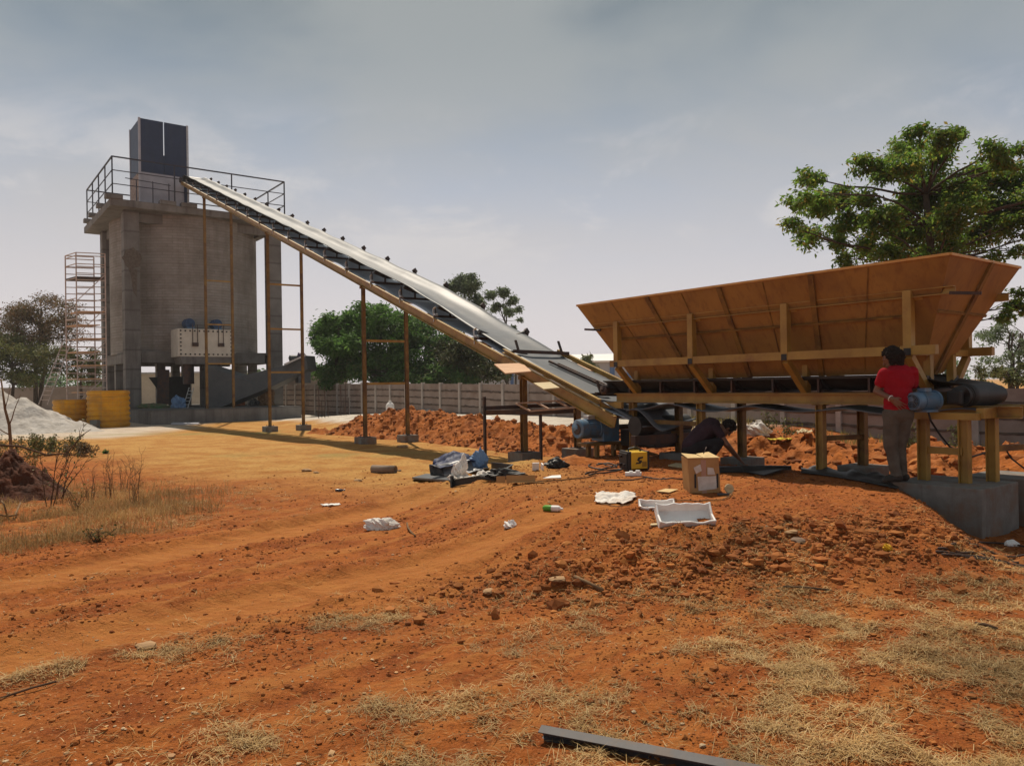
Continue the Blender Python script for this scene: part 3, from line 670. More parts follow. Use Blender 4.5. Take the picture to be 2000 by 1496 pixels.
for k, nn in ((0, nf),):
    MB().bar(onside(.35, .47)+nf*.03, onside(HL-.3, .47)+nf*.03, .03, .02, nf).build('rib', 'ydark', hop)
# frame of square tube outside both long panels
for sgn, v0, vb in ((1, .20, .68), (-1, HW-.20, 1.30)):
    for t in (.57, 2.24, 3.88, 5.5):
        MB().bar(HP(t, v0, 1.90), HP(t, v0, 2.66), .10, .10, U).build('frame_post', 'yellow', hop)
        MB().bar(HP(t, v0, 1.88), HP(t, vb-.02*sgn, 1.44), .085, .085, U).build('diagonal_brace', 'yellow', hop)
        MB().bar(HP(t, vb, 1.43), HP(t, vb, 1.90), .085, .085, U).build('inner_post', 'yellow', hop)
        MB().bar(HP(t, v0+.05*sgn, 1.93), HP(t, vb-.04*sgn, 1.93), .08, .08, Z).build('cross_tube', 'yellow', hop)
        MB().bar(HP(t-.10, v0+.02*sgn, 2.60), HP(t-.10, v0+.1*sgn, 2.62), .1, .12, Z).build('cleat', 'yellow', hop)
        m = MB(); m.box(HP(t, v0-.052*sgn, 1.93), (.085, .004, .085), U, V); m.build('tube_mouth', 'black', hop)
    MB().channel(HP(.05, v0+.03*sgn, 2.62), HP(HL-.2, v0+.03*sgn, 2.62), .06, .09, .01, -1*sgn).build('upper_rail', 'yellow', hop)
    MB().bar(HP(.25, v0, 1.945), HP(HL-.65, v0, 1.945), .09, .11).build('lower_rail', 'yellow', hop)
    # main beam, legs
    MB().channel(HP(.50, vb, 1.35), HP(6.02, vb, 1.35), .075, .15, .012, -1*sgn).build('main_beam', 'yellow', hop)
    MB().bar(HP(.50, vb, 1.40+.032), HP(6.0, vb, 1.432), .12, .012).build('beam_cap', 'ydark', hop)
    MB().channel(HP(-.45, vb, 1.205), HP(1.1, vb, 1.205), .075, .14, .012, -1*sgn).build('lower_beam', 'yellow', hop)
MB().bar(HP(5.8, .60, 1.22), HP(6.35, .60, 1.22), .06, .11).build('beam_stub', 'yellow', hop)
for t, v, zb in ((5.62, .68, .15), (4.12, .68, .30), (2.03, .68, .30), (-.14, .66, .40), (5.12, 1.30, .38), (3.8, 1.30, .38), (1.77, 1.30, .40), (-.35, 1.34, .40)):
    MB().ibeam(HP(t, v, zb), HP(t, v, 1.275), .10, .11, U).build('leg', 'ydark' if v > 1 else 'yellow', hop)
    MB().box(HP(t, v, 1.268), (.17, .17, .014), U, V).build('leg_plate', 'ydark', hop)
for a, b, z_ in (((5.62, .68), (5.12, 1.30), .72), ((3.8, 1.3), (1.77, 1.3), 0), ((2.03, .68), (1.77, 1.30), .80), ((-.14, .66), (-.35, 1.34), .78)):
    if z_: MB().bar(HP(*a, z_), HP(*b, z_), .06, .07).build('leg_brace', 'ydark', hop)
MB().bar(HP(5.62, .68, .95), HP(4.12, .70, .93), .05, .07).build('leg_brace', 'ydark', hop)
MB().bar(HP(5.62, .68, .62), HP(5.12, 1.3, .60), .05, .07).build('leg_brace', 'ydark', hop)
# feed belt, rollers, return belt
rows = []
for t in np.arange(.12, 6.3, .06):
    ph = ((t-.55) % .72)/.72; zt_ = float(np.interp(t, [.1, .9], [1.53, 1.655])); dp = float(np.interp(t, [.1, .9], [.0, .15]))
    rows.append([HP(t, .55+.88*j/10, zt_-(dp+.045*math.sin(math.pi*ph)*(dp > .1))*(1-sst(abs(j-5)/5, .3, 1))) for j in range(11)])
MB().grid(rows).build('feed_belt', 'beltb', hop, smooth=180, thick=.016)
rows = []
for t in np.arange(-.05, 6.3, .10):
    ph = ((t-.1) % 1.55)/1.55
    rows.append([HP(t, .60+.78*j/8, 1.235-.085*math.sin(math.pi*ph)**1.5+.02*math.sin(t*3+j*.9)) for j in range(9)])
MB().grid(rows).build('return_belt', 'belt', hop, smooth=180, thick=.014)
for k in range(8):
    t = .55+.72*k; f = MB()
    f.bar(HP(t, .62, 1.455), HP(t, 1.36, 1.455), .08, .04)
    for v in (.60, 1.38): f.bar(HP(t, v, 1.44), HP(t, v, 1.64), .08, .03, U)
    for v in (.82, 1.14): f.bar(HP(t, v, 1.45), HP(t, v, 1.50), .06, .02, U)
    fr = f.build('idler_frame', 'steel', hop)
    r_ = MB(); r_.tube([HP(t, .85, 1.475), HP(t, 1.12, 1.475)], .035, 10); r_.tube([HP(t, .62, 1.60), HP(t, .83, 1.49)], .035, 10); r_.tube([HP(t, 1.14, 1.49), HP(t, 1.36, 1.60)], .035, 10)
    r_.build('roller', 'beltb', fr, smooth=40)
m = MB()
for v in (.56, 1.41): m.prism([HP(IN-.1, v, 1.66), HP(HL-IN+.1, v, 1.66), HP(HL-IN+.1, v, 1.625), HP(IN-.1, v, 1.625)], V*.008)
m.build('rubber_skirt', 'beltb', hop)
m = MB(); m.tube([HP(6.15, .50, 1.50), HP(6.15, 1.46, 1.50)], .085, 18); m.build('end_roller', 'beltb', hop, smooth=40)
m = MB(); m.lathe(HP(6.15, .45, 1.50), V, [(0, .03), (0, .05), (.02, .09), (.10, .095), (.11, .06)], 18); m.build('roller_bearing', 'steel', hop, smooth=40)
for t in (4.95, 1.60): MB().box(HP(t, HW-.06, ZR+.06), (.42, .10, .12), U, V).build('loose_channel', 'steel', hop)
for t, z_ in ((HL-.12, 2.60), (.02, 2.60)):
    MB().bar(HP(t-.25, .22, z_-.05), HP(t+.05, .12, z_-.02), .035, .035).build('clamp_rod', 'steel', hop)
# head drum with its motor
hd = MB().lathe(HP(.10, .42, 1.40), V+U*-.05, [(0, .04), (0, .115), (.92, .115), (.92, .04)], 28).build('head_drum', 'beltb', hop, smooth=40)
m = MB()
for k in range(5): m.lathe(HP(.10, .48+.19*k, 1.40), V+U*-.05, [(0, .116), (.004, .125), (.03, .125), (.034, .116)], 28)
m.build('lagging_ring', 'beltb', hd, smooth=40)
rows = []
for i in range(11):
    a = math.pi*i/10; rows.append([HP(.10-.132*math.sin(a), .50+.80*j/6, 1.40+.132*math.cos(a)) for j in range(7)])
MB().grid(rows).build('belt_wrap', 'beltb', hop, smooth=180, thick=.012)
MB().box(HP(.12, .34, 1.38), (.16, .10, .16), U, V).build('gearbox', 'black', hop, bevel=.02)
mo = HP(.36, -.18, 1.345); ax = (V*.96+U*-.12).normalized(); px_ = ax.cross(Z).normalized()
m = MB(); m.lathe(mo, ax, [(0, .02), (0, .088), (.012, .104), (.10, .108), (.105, .10), (.37, .10), (.375, .125), (.40, .125), (.40, .05), (.47, .04)], 28)
dm = m.build('motor', 'blue', hop, smooth=35)
m = MB()
for k in range(26):
    a = 2*math.pi*k/26
    if abs(math.sin(a)-1) < .12: continue
    r_ = (Z*math.sin(a)+px_*math.cos(a)); m.bar(mo+ax*.115+r_*.108, mo+ax*.365+r_*.108, .016, .005, r_)
m.build('cooling_fins', 'blue', dm)
m = MB(); m.box(mo+ax*.23+Z*.125, (.13, .10, .05), ax, px_); m.build('terminal_box', 'blue', dm, bevel=.008); MB().box(mo+ax*.22-Z*.115, (.22, .2, .025), ax, px_).build('motor_foot', 'blue', dm)
m = MB(); m.lathe(mo-ax*.003, -ax, [(0, .078), (.003, .078)], 24); gr_ = m.build('fan_opening', 'black', dm)
m = MB()
for rr in (.02, .04, .06, .078):
    pts = [mo-ax*.010+(Z*math.sin(a)+px_*math.cos(a))*rr for a in np.linspace(0, 6.283, 25)]; m.tube(pts, .0022, 5, False)
for k in range(8):
    a = 2*math.pi*k/8; m.tube([mo-ax*.010, mo-ax*.010+(Z*math.sin(a)+px_*math.cos(a))*.08], .0022, 5)
m.build('fan_grille', 'blue', dm)
for t, v in ((.45, .26), (.0, .28)):
    MB().ibeam(HP(t, v, .40), HP(t, v, 1.13), .10, .11, U).build('motor_leg', 'yellow', hop)
MB().bar(HP(.55, .27, 1.165), HP(-.16, .27, 1.165), .12, .08).build('motor_beam', 'yellow', hop)
MB().bar(HP(.42, .27, .76), HP(.02, .28, .76), .05, .08).build('leg_brace', 'yellow', hop)
MB().bar(HP(-.16, .30, 1.20), HP(-.16, 1.3, 1.20), .08, .12).build('end_beam', 'yellow', hop)
# big concrete blocks at the near end and smaller footings
gb = 'concrete footings under the conveyor and hopper legs'
def block(t0, t1, v0, v1, zt, zb, lab):
    f = MB().hexa([HP(t0, v0, zb), HP(t0, v1, zb), HP(t1, v1, zb), HP(t1, v0, zb), HP(t0, v0, zt), HP(t0, v1, zt), HP(t1, v1, zt), HP(t1, v0, zt)]).build('concrete_block', 'concf', None, bevel=.012)
    return tag(f, lab, 'concrete block', gb)
block(-.34, .66, -.14, .84, .40, -.4, 'big grey concrete block under the motor legs at the right edge')
block(-.55, .35, 1.05, 1.9, .40, -.4, 'second big concrete block, farther right behind the first')
block(1.52, 2.02, 1.05, 1.55, .40, -.1, 'grey concrete footing beside the standing man, on black matting')
block(3.55, 4.05, 1.05, 1.55, .38, 0, 'grey concrete footing where the crouching man reaches')
block(4.87, 5.37, 1.05, 1.55, .38, 0, 'dark grey concrete footing behind the cardboard box and crouching man')
# ------------------------------------------------------------ silo tower
TN_P, TN_Q = 48.9, 8.1
def TW(a, c_, z): return PQ(TN_P+a, TN_Q+c_, z)      # a: away along p, c: along q, from the near slab corner
tower = thing('silo_tower', 'tall round concrete silo in a frame of columns under a railed slab, left', 'tower', tuple(TW(4.9, 5.2, -.16)))
M['silo'] = mat('silo_shell', (.35, .325, .30), (.27, .25, .23), .7, .92, 0, .0, 20, .15, c3=(.15, .125, .105), s3=.25, f3=.7, lo3=.48, hi3=.66, streak=((.17, .15, .13), 1.6, .5))
# course pattern in the shell
m_ = M['silo']; N, L = m_.node_tree.nodes, m_.node_tree.links; Bs = N['Principled BSDF']
tco = N.new('ShaderNodeTexCoord'); sx = N.new('ShaderNodeSeparateXYZ'); L.new(tco.outputs['Object'], sx.inputs[0])
at2 = N.new('ShaderNodeMath'); at2.operation = 'ARCTAN2'; L.new(sx.outputs[0], at2.inputs[0]); L.new(sx.outputs[1], at2.inputs[1])
mu = N.new('ShaderNodeMath'); mu.operation = 'MULTIPLY'; mu.inputs[1].default_value = 4.6; L.new(at2.outputs[0], mu.inputs[0])
cb = N.new('ShaderNodeCombineXYZ'); L.new(mu.outputs[0], cb.inputs[0]); L.new(sx.outputs[2], cb.inputs[1])
br = N.new('ShaderNodeTexBrick'); br.inputs['Scale'].default_value = 1; br.inputs['Brick Width'].default_value = .62; br.inputs['Row Height'].default_value = .17; br.inputs['Mortar Size'].default_value = .02; br.inputs['Mortar Smooth'].default_value = .5; br.offset = 0.5
br.inputs['Color1'].default_value = (1, 1, 1, 1); br.inputs['Color2'].default_value = (.88, .86, .84, 1); br.inputs['Mortar'].default_value = (.74, .72, .70, 1)
L.new(cb.outputs[0], br.inputs['Vector'])
old = Bs.inputs['Base Color'].links[0].from_socket
mxx = N.new('ShaderNodeMix'); mxx.data_type = 'RGBA'; mxx.blend_type = 'MULTIPLY'; nn_ = N.new('ShaderNodeTexNoise'); nn_.inputs['Scale'].default_value = .6; nn_.inputs['Detail'].default_value = 6; L.new(tco.outputs['Object'], nn_.inputs[0])
rr_ = N.new('ShaderNodeMapRange'); rr_.inputs['From Min'].default_value = .38; rr_.inputs['From Max'].default_value = .62; rr_.inputs['To Min'].default_value = .35; L.new(nn_.outputs['Fac'], rr_.inputs['Value'])
L.new(rr_.outputs[0], mxx.inputs[0]); L.new(old, mxx.inputs[6]); L.new(br.outputs['Color'], mxx.inputs[7]); 
wv = N.new('ShaderNodeTexWave'); wv.wave_type = 'BANDS'; wv.bands_direction = 'Z'; wv.inputs['Scale'].default_value = .42; wv.inputs['Distortion'].default_value = .4; wv.inputs['Detail'].default_value = 2
L.new(tco.outputs['Object'], wv.inputs[0]); wr = N.new('ShaderNodeMapRange'); wr.inputs['From Min'].default_value = .9; wr.inputs['To Max'].default_value = .22; L.new(wv.outputs['Fac'], wr.inputs['Value'])
mx2 = N.new('ShaderNodeMix'); mx2.data_type = 'RGBA'; L.new(wr.outputs[0], mx2.inputs[0]); L.new(mxx.outputs[2], mx2.inputs[6]); mx2.inputs[7].default_value = (.16, .13, .11, 1)
L.new(mx2.outputs[2], Bs.inputs['Base Color'])
bpn = N.new('ShaderNodeBump'); bpn.inputs['Distance'].default_value = .03; L.new(br.outputs['Fac'], bpn.inputs['Height']); bpn.invert = True; L.new(bpn.outputs[0], Bs.inputs['Normal'])
SC = TW(4.9, 5.25, 0)
so = MB().lathe((0, 0, 3.9), Z, [(0, .01), (0, 4.48), (8.45, 4.48), (8.45, .01)], 96).build('silo_wall', 'silo', None, smooth=40); so.location = SC; child(so, tower)
ZS = 12.72
sl_ = MB(); sl_.hexa([TW(0, 0, ZS-.42), TW(0, 10.5, ZS-.42), TW(9.75, 10.5, ZS-.42), TW(9.75, 0, ZS-.42), TW(0, 0, ZS), TW(0, 10.5, ZS), TW(9.75, 10.5, ZS), TW(9.75, 0, ZS)]).build('roof_slab', 'conc', tower, bevel=.03)
m = MB()
for a, b, c_, d in ((1.23, .9, 1.23, 9.6), (8.55, .9, 8.55, 9.6), (1.3, 1.3, 8.5, 1.3), (1.3, 9.3, 8.5, 9.3)):
    m.bar(TW(a, b, ZS-.72), TW(c_, d, ZS-.72), .42, .6)
m.build('roof_beams', 'conc', tower)
for a in (1.23, 8.55):
    for c_ in (1.25, 9.85):
        MB().hexa([TW(a-.42, c_-.42, -.5), TW(a-.42, c_+.42, -.5), TW(a+.42, c_+.42, -.5), TW(a+.42, c_-.42, -.5), TW(a-.42, c_-.42, ZS-.43), TW(a-.42, c_+.42, ZS-.43), TW(a+.42, c_+.42, ZS-.43), TW(a+.42, c_-.42, ZS-.43)]).build('column', 'conc', tower, bevel=.02)
for a, b, c_, d in ((1.2, 1.7, 1.2, 9.1), (8.6, 1.7, 8.6, 9.1), (1.7, 1.2, 8.1, 1.2), (1.7, 9.6, 8.1, 9.6)):
    MB().bar(TW(a, b, 3.62), TW(c_, d, 3.62), .6, .62).build('ring_beam', 'conc', tower)
for a, c_ in ((4.9, 1.2), (4.9, 9.6), (1.2, 5.4), (8.6, 5.4), (4.9, 5.2), (3, 3.2), (6.5, 7.5)):
    MB().bar(TW(a, c_, -.2), TW(a, c_, 3.32), .5, .5, U).build('short_column', 'conc', tower)
sb = MB(); sb.hexa([TW(.9, .9, 3.86), TW(.9, 9.9, 3.86), TW(8.9, 9.9, 3.86), TW(8.9, .9, 3.86), TW(.9, .9, 3.97), TW(.9, 9.9, 3.97), TW(8.9, 9.9, 3.97), TW(8.9, .9, 3.97)]).build('floor_slab', 'conc', tower)
# rough patch and hollow where concrete broke away on the near column
M['patch'] = mat('honeycombed_concrete', (.10, .085, .07), (.17, .14, .115), 9, .95, 0, .03, 25, .1)
cp = TW(.80, 1.25, 0); pr = []
for i in range(22):
    a = 2*math.pi*i/22; pr.append(cp+V*(.50*math.cos(a)*(1+random.uniform(-.12, .12)))+Z*(9.45+.62*math.sin(a)*(1+random.uniform(-.1, .1))))
MB().prism(pr, -U*.035).build('rough_patch', 'patch', tower)
MB().prism([cp+V*-.2+Z*8.85, cp+V*.28+Z*8.85, cp+V*.22+Z*7.2, cp+V*.02+Z*7.5, cp+V*-.05+Z*8.3], -U*.012).build('stain', 'patch', tower)
# plinth
m = MB(); q0, q1 = 8.9-TN_Q, 17.0-TN_Q
m.hexa([TW(-5.8, q0, -.5), TW(-5.8, q1, -.5), TW(9.9, q1, -.5), TW(9.9, q0, -.5), TW(-5.8, q0, .60), TW(-5.8, q1, .60), TW(9.9, q1, .60), TW(9.9, q0, .60)])
m.build('plinth', 'conc', tower, bevel=.03)
# railing
def railing(pts, zb, h, posts, name='railing', r=.045, mids=(.36, .68)):
    for A, Bq, n in zip(pts, pts[1:], posts):
        g = MB().bar(A+Z*(zb+h), Bq+Z*(zb+h), r*1.6, r*1.6).build(name, 'rail', tower)
        for f in mids: MB().bar(A+Z*(zb+h*f), Bq+Z*(zb+h*f), r, r).build('mid_rail', 'rail', g)
        for k in range(n+1):
            P = A.lerp(Bq, k/n); MB().bar(P+Z*(zb-.1), P+Z*(zb+h), r*1.5, r*1.5, U).build('railing_post', 'rail', g)
def tw0(a, c_): return TW(a, c_, 0)
railing([tw0(9.4, .15), tw0(.2, .15), tw0(.2, 10.3), tw0(9.4, 10.3), tw0(9.4, .15)], ZS, 2.45, (4, 3, 3, 3))
for a, c_ in ((.15, .2), (.15, 3.1), (.15, 4.3), (.15, 10.2), (3, .2), (6, .2), (8, .2)): MB().box(TW(a, c_, ZS+.10), (.5, .9, .24), U, V).build('kerb_stub', 'conc', tower)
g = MB().bar(TW(.6, .9, ZS+1.4), TW(.6, 3.4, ZS+1.3), .04, .04).build('inner_rail', 'rail', tower)
for c_ in (1.5, 2.4, 3.3): MB().bar(TW(.6, c_, ZS), TW(.6, c_, ZS+1.4), .05, .05, U).build('inner_post', 'rail', g)
# ------------------------------------------------------------ dark blue cabin on the roof
M['navy'] = mat('navy_sheet', (.020, .034, .075), (.028, .045, .098), 2, .5, 0, streak=((.05, .06, .085), 3, .4))
M['greysheet'] = mat('pale_grey_sheet', (.42, .42, .46), (.34, .34, .38), 2, .5)
M['mesh_end'] = mat('rust_spotted_sheet', (.40, .32, .28), (.18, .12, .10), 7, .8)
cab = thing('roof_cabin', 'tall dark blue sheet-metal box with pale base standing on the tower roof', 'cabin', tuple(TW(3.5, 3.3, ZS)))
a0, a1, c0, c1_, z0, z1, zm = 2.3, 5.05, 2.05, 4.8, ZS, 18.35, ZS+2.35
m = MB(); m.hexa([TW(a0, c0, z0), TW(a0, c1_, z0), TW(a1, c1_, z0), TW(a1, c0, z0), TW(a0, c0, zm), TW(a0, c1_, zm), TW(a1, c1_, zm), TW(a1, c0, zm)]); m.build('base_panel', 'greysheet', cab)
for ca, cb_ in ((c0+.03, (c0+c1_)/2-.03), ((c0+c1_)/2+.03, c1_-.03)):
    MB().bar(TW(a0-.01, (ca+cb_)/2, zm+.02), TW(a0-.01, (ca+cb_)/2, z1), cb_-ca, .04, U).build('front_panel', 'navy', cab)
MB().bar(TW((a0+a1)/2, c0-.01, zm), TW((a0+a1)/2, c0-.01, z1-.05), a1-a0-.1, .04, V).build('side_panel', 'navy', cab)
MB().bar(TW((a0+a1)/2, c1_, zm), TW((a0+a1)/2, c1_, z1-.3), a1-a0-.1, .04, V).build('side_panel', 'navy', cab)
MB().bar(TW(a1, (c0+c1_)/2, zm), TW(a1, (c0+c1_)/2, z1-1.3), c1_-c0, .04, U).build('back_panel', 'navy', cab)
for a, c_ in ((a0-.02, c0-.02), (a0-.02, c1_+.02), (a1, c0), (a1, c1_)): MB().bar(TW(a, c_, z0), TW(a, c_, z1+.03), .12, .12, U).build('corner_post', 'silver' if c_ > c0 else 'greysheet', cab)
MB().bar(TW(a0-.04, c1_-.1, z0-.0), TW(a0-.04, c1_-.1, zm+.2), .22, .06, U).build('corner_strip', 'navy', cab)
MB().bar(TW((a0+a1)/2, c0-.04, z0+.0), TW((a0+a1)/2, c0-.04, zm), a1-a0-.2, .02, V).build('mesh_panel', 'mesh_end', cab)
# ------------------------------------------------------------ white bolted housing with two motors, on the front beam
M['bwhite'] = mat('white_paint_plate', (.62, .58, .50), (.52, .48, .41), 2, .5)
box = thing('bolted_housing', 'white bolted steel box with two blue motors on top, on the front of the tower', 'mixer housing', tuple(TW(.2, 5.2, 3.4)))
A0 = -.9
def BX(a, c_, z): return TW(a, c_, z)
cL, cR, zl, zh = 3.35, 6.55, 3.62, 5.28
m = MB(); m.hexa([TW(A0, cL, zl), TW(A0, cR, zl), TW(.9, cR, zl), TW(.9, cL, zl), TW(A0, cL, zh), TW(A0, cR, zh), TW(.9, cR, zh), TW(.9, cL, zh)]); m.build('housing', 'bwhite', box, bevel=.02)
m = MB()
for k in range(12):
    c_ = cL+.14+(cR-cL-.28)*k/11
    for z_ in (zl+.14, zh-.13): m.box(TW(A0-.02, c_, z_), (.04, .085, .085), U, V)
for k in range(7):
    z_ = zl+.14+(zh-zl-.27)*k/6
    for c_ in (cL+.14, cR-.14, (cL+cR)/2+.02): m.box(TW(A0-.02, c_, z_+.01), (.045, .085, .08), U, V)
m.build('bolts', 'black', box)
m = MB()
for cc in (4.30, 5.80):
    for d in (-.14, .14): m.bar(TW(A0-.05, cc+d, zl+.75), TW(A0-.05, cc+d, zh+.25), .035, .03, U)
    m.box(TW(A0-.06, cc, zl+.72), (.07, .36, .22), U, V)
m.build('drive_guard', 'steel', box)
for cc in (4.15, 5.75):
    mo_ = MB(); mo_.lathe(TW(-.65, cc-.05, zh+.34), U, [(0, .05), (0, .28), (.1, .31), (.7, .31), (.7, .1)], 18); g = mo_.build('motor', mat('deep_blue_motor', (.03, .07, .16), (.02, .045, .10), 5, .5), box, smooth=35)
    MB().box(TW(-.4, cc, zh+.05), (.5, .45, .12), U, V).build('motor_base', 'blue', g)
m = MB(); m.hexa([TW(A0+.05, cL+.25, 3.18), TW(A0+.05, cR-.35, 3.18), TW(.8, cR-.35, 3.18), TW(.8, cL+.25, 3.18), TW(A0, cL+.1, zl), TW(A0, cR-.1, zl), TW(.8, cR-.1, zl), TW(.8, cL+.1, zl)]); m.build('housing_base', 'conc', box)
for cc in (4.1, 5.7): MB().tube([TW(-.1, cc, 3.2), TW(-.1, cc, 2.0)], .32, 14).build('outlet_pipe', 'steel', box, smooth=40)
# ------------------------------------------------------------ things under the tower
M['grysteel'] = mat('grey_painted_steel', (.085, .09, .095), (.065, .068, .072), 2, .5)
ch = thing('discharge_chute', 'long dark grey enclosed chute rising to the right under the silo', 'chute', (-17, 44, .6))
P = [at(408, 802, 45.0), at(398, 712, 45.0), at(470, 735, 46), at(560, 712, 47.3), at(597, 694, 47.8), at(601, 722, 47.8), at(520, 760, 46.6), at(440, 792, 45.3)]
MB().prism(P, Vector((.25, 1.3, 0))).build('casing', 'grysteel', ch, bevel=.03)
q = [at(556, 712, 46.9), at(596, 694, 47.3)]; MB().bar(q[0], q[1], 1.4, .10).build('rim', 'silver', ch)
g = MB().lathe(at(566, 700, 47.6), CW, [(0, .1), (0, .2), (.5, .2), (.5, .1)], 12).build('drive_motor', 'grysteel', ch, smooth=40)
M['purple'] = mat('purple_grey_paint', (.12, .09, .16), (.08, .06, .11), 4, .5)
MB().lathe(at(583, 696, 47.6), CW, [(0, .1), (0, .24), (.35, .24), (.35, .1)], 12).build('end_motor', 'purple', ch, smooth=40)
MB().bar(at(592, 725, 48.3), at(592, 748, 48.3), .8, .5, U).build('outlet', 'grysteel', ch)
dkh = thing('storage_hopper', 'black hopper with sloping side under the silo, left of the chute', 'hopper', tuple(TW(3, 3.5, .6)))
MB().prism([at(290, 737, 47), at(372, 735, 48.5), at(372, 792, 48.5), at(330, 792, 47.6), at(318, 775, 47.4)], Vector((-.6, 1.6, 0))).build('hopper_body', 'black', dkh)
MB().prism([at(308, 722, 47.1), at(330, 722, 47.4), at(330, 790, 47.4), at(306, 790, 47.1)], Vector((-.5, 1.2, 0))).build('hopper_leg', 'steel', dkh)
M['creamwall'] = mat('cream_wall', (.52, .46, .38), (.42, .37, .30), 1, .9)
hut = thing('site_hut', 'low cream-walled hut with flat roof seen behind the columns under the tower', 'hut', (-24, 62, .0))
MB().box(Vector((-28.0, 66, 1.5)), (9.0, 4, 3.1)).build('wall', 'creamwall', hut)
MB().box(Vector((-28.0, 66, 3.1)), (9.4, 4.4, .14)).build('roof', 'silver', hut)
# small things on the plinth
M['bluebag'] = mat('blue_bag', (.16, .26, .42), (.10, .18, .32), 3, .6, 0, .01, 8)
M['green'] = mat('green_sheet', (.04, .22, .11), (.03, .15, .08), 3, .6); M['orangep'] = mat('orange_paint', (.42, .12, .03), (.30, .08, .025), 3, .6)
def crumple(name, c_, r, m, seed, label, cat, flat=.5, n=20, amp=.35, group=None, rz=0):
    """crumpled soft thing: folded closed sheet resting on its place"""
    import bmesh
    bm = bmesh.new(); bmesh.ops.create_icosphere(bm, subdivisions=5 if n > 20 else 4, radius=1)
    P_ = np.array([v.co[:] for v in bm.verts]); x, y, z = P_[:, 0]+seed, P_[:, 1], P_[:, 2]
    def rn(k, sd): return np.abs(vnoise(x*k+z*k*.8, y*k-z*k*.6+x*.3, sd)-.5)*2
    f = 1+amp*(1.1*(rn(1.6, seed)-.5)+.75*(rn(3.3, seed+1)-.5)+.40*(rn(7, seed+2)-.5))
    h_ = 1+amp*.9*(vnoise(x*1.3+5, y*1.3, seed+3)-.5)*2
    for v, k, hh in zip(bm.verts, f, h_):
        v.co = Vector((v.co.x*r[0]*k, v.co.y*r[1]*k, max(v.co.z*r[2]*k*hh, -r[2]*flat)+r[2]*flat))
    me = bpy.data.meshes.new(name); bm.to_mesh(me); bm.free(); me.materials.append(M[m] if isinstance(m, str) else m)
    o = bpy.data.objects.new(name, me); COL.objects.link(o); o.location = c_; o.rotation_euler = (0, 0, rz)
    return tag(o, label, cat, group)
crumple('sack', at(350, 798, 45.0), (.45, .35, .55), 'bluebag', 3, 'crumpled light blue sack on the plinth under the silo', 'sack')
o = MB().prism([at(424, 794, 48), at(452, 794, 48), at(452, 772, 48), at(440, 765, 48)], Vector((.1, .6, 0))).build('green_sheet', 'green'); tag(o, 'green sheet propped beneath the dark chute', 'sheet')
o = MB().hexa([at(453, 794, 48.4), at(470, 794, 48.4), at(470, 794, 48.4)+Vector((0, .8, 0)), at(453, 794, 48.4)+Vector((0, .8, 0)), at(453, 764, 48.4), at(470, 760, 48.4), at(470, 760, 48.4)+Vector((0, .8, 0)), at(453, 764, 48.4)+Vector((0, .8, 0))]).build('orange_panel', 'orangep'); tag(o, 'orange painted steel panel under the chute beside the green sheet', 'panel')
def ladder(a, b, w, lab, n=8, m='silver'):
    t = thing('ladder', lab, 'ladder', tuple(a)); s_ = (b-a).cross(Vector((0, 1, 0))).normalized()*w/2
    for k in (1, -1): MB().tube([a+s_*k, b+s_*k], .03, 6).build('side_rail', m, t)
    for i in range(1, n): P_ = a.lerp(b, i/n); MB().tube([P_+s_, P_-s_], .022, 6).build('rung', m, t)
    return t
ladder(at(490, 792, 49), at(490, 742, 49.6), .42, 'grey ladder standing upright under the right end of the chute', 6)
ladder(at(362, 797, 44.8), at(374, 757, 45.6), .28, 'short ladder leaning beside the blue sack under the silo', 6)
crumple('rag_pile', at(520, 792, 47.5), (.55, .4, .75), 'twig', 9, 'brown pile of sacking against the right column of the tower', 'pile')
M['tarpg'] = mat('mixed_sacks', (.14, .10, .07), (.05, .12, .05), 3, .9)
crumple('sack_pile', at(300, 800, 44.5), (1.0, .4, .30), 'tarpg', 12, 'low dark heap of sacks on the plinth beside the near column', 'pile')
for px, py in ((434, 790), (498, 790)): crumple('black_bag', at(px, py+3, 46), (.3, .3, .32), 'black', px, 'small black bag on the plinth under the chute' if px < 450 else 'small black bag on the plinth beside the ladder', 'bag', group='black bags on the plinth')
# in front of the plinth
o = MB().box((0, 0, .22), (.75, .5, .44)).box((0, 0, .40), (.9, .6, .06)).build('white_crate', 'white', None, bevel=.03); P_ = ong(450, 822); o.location = P_; o.rotation_euler = (0, 0, .5); tag(o, 'white plastic crate with dark mark in front of the tower plinth', 'crate')
o = MB().box((0, 0, .05), (1.3, .75, .06)).build('grey_slab', 'greysheet', None, bevel=.01); P_ = ong(362, 829); o.location = P_; o.rotation_euler = (.04, .03, .3); tag(o, 'flat pale grey sheet lying before the tower plinth', 'sheet')
o = MB().box((0, 0, .2), (.35, .35, .4)).build('concrete_stub', 'concf', None, bevel=.01); o.location = ong(186, 836); tag(o, 'small grey concrete cube at the foot of the taller yellow drum', 'block')
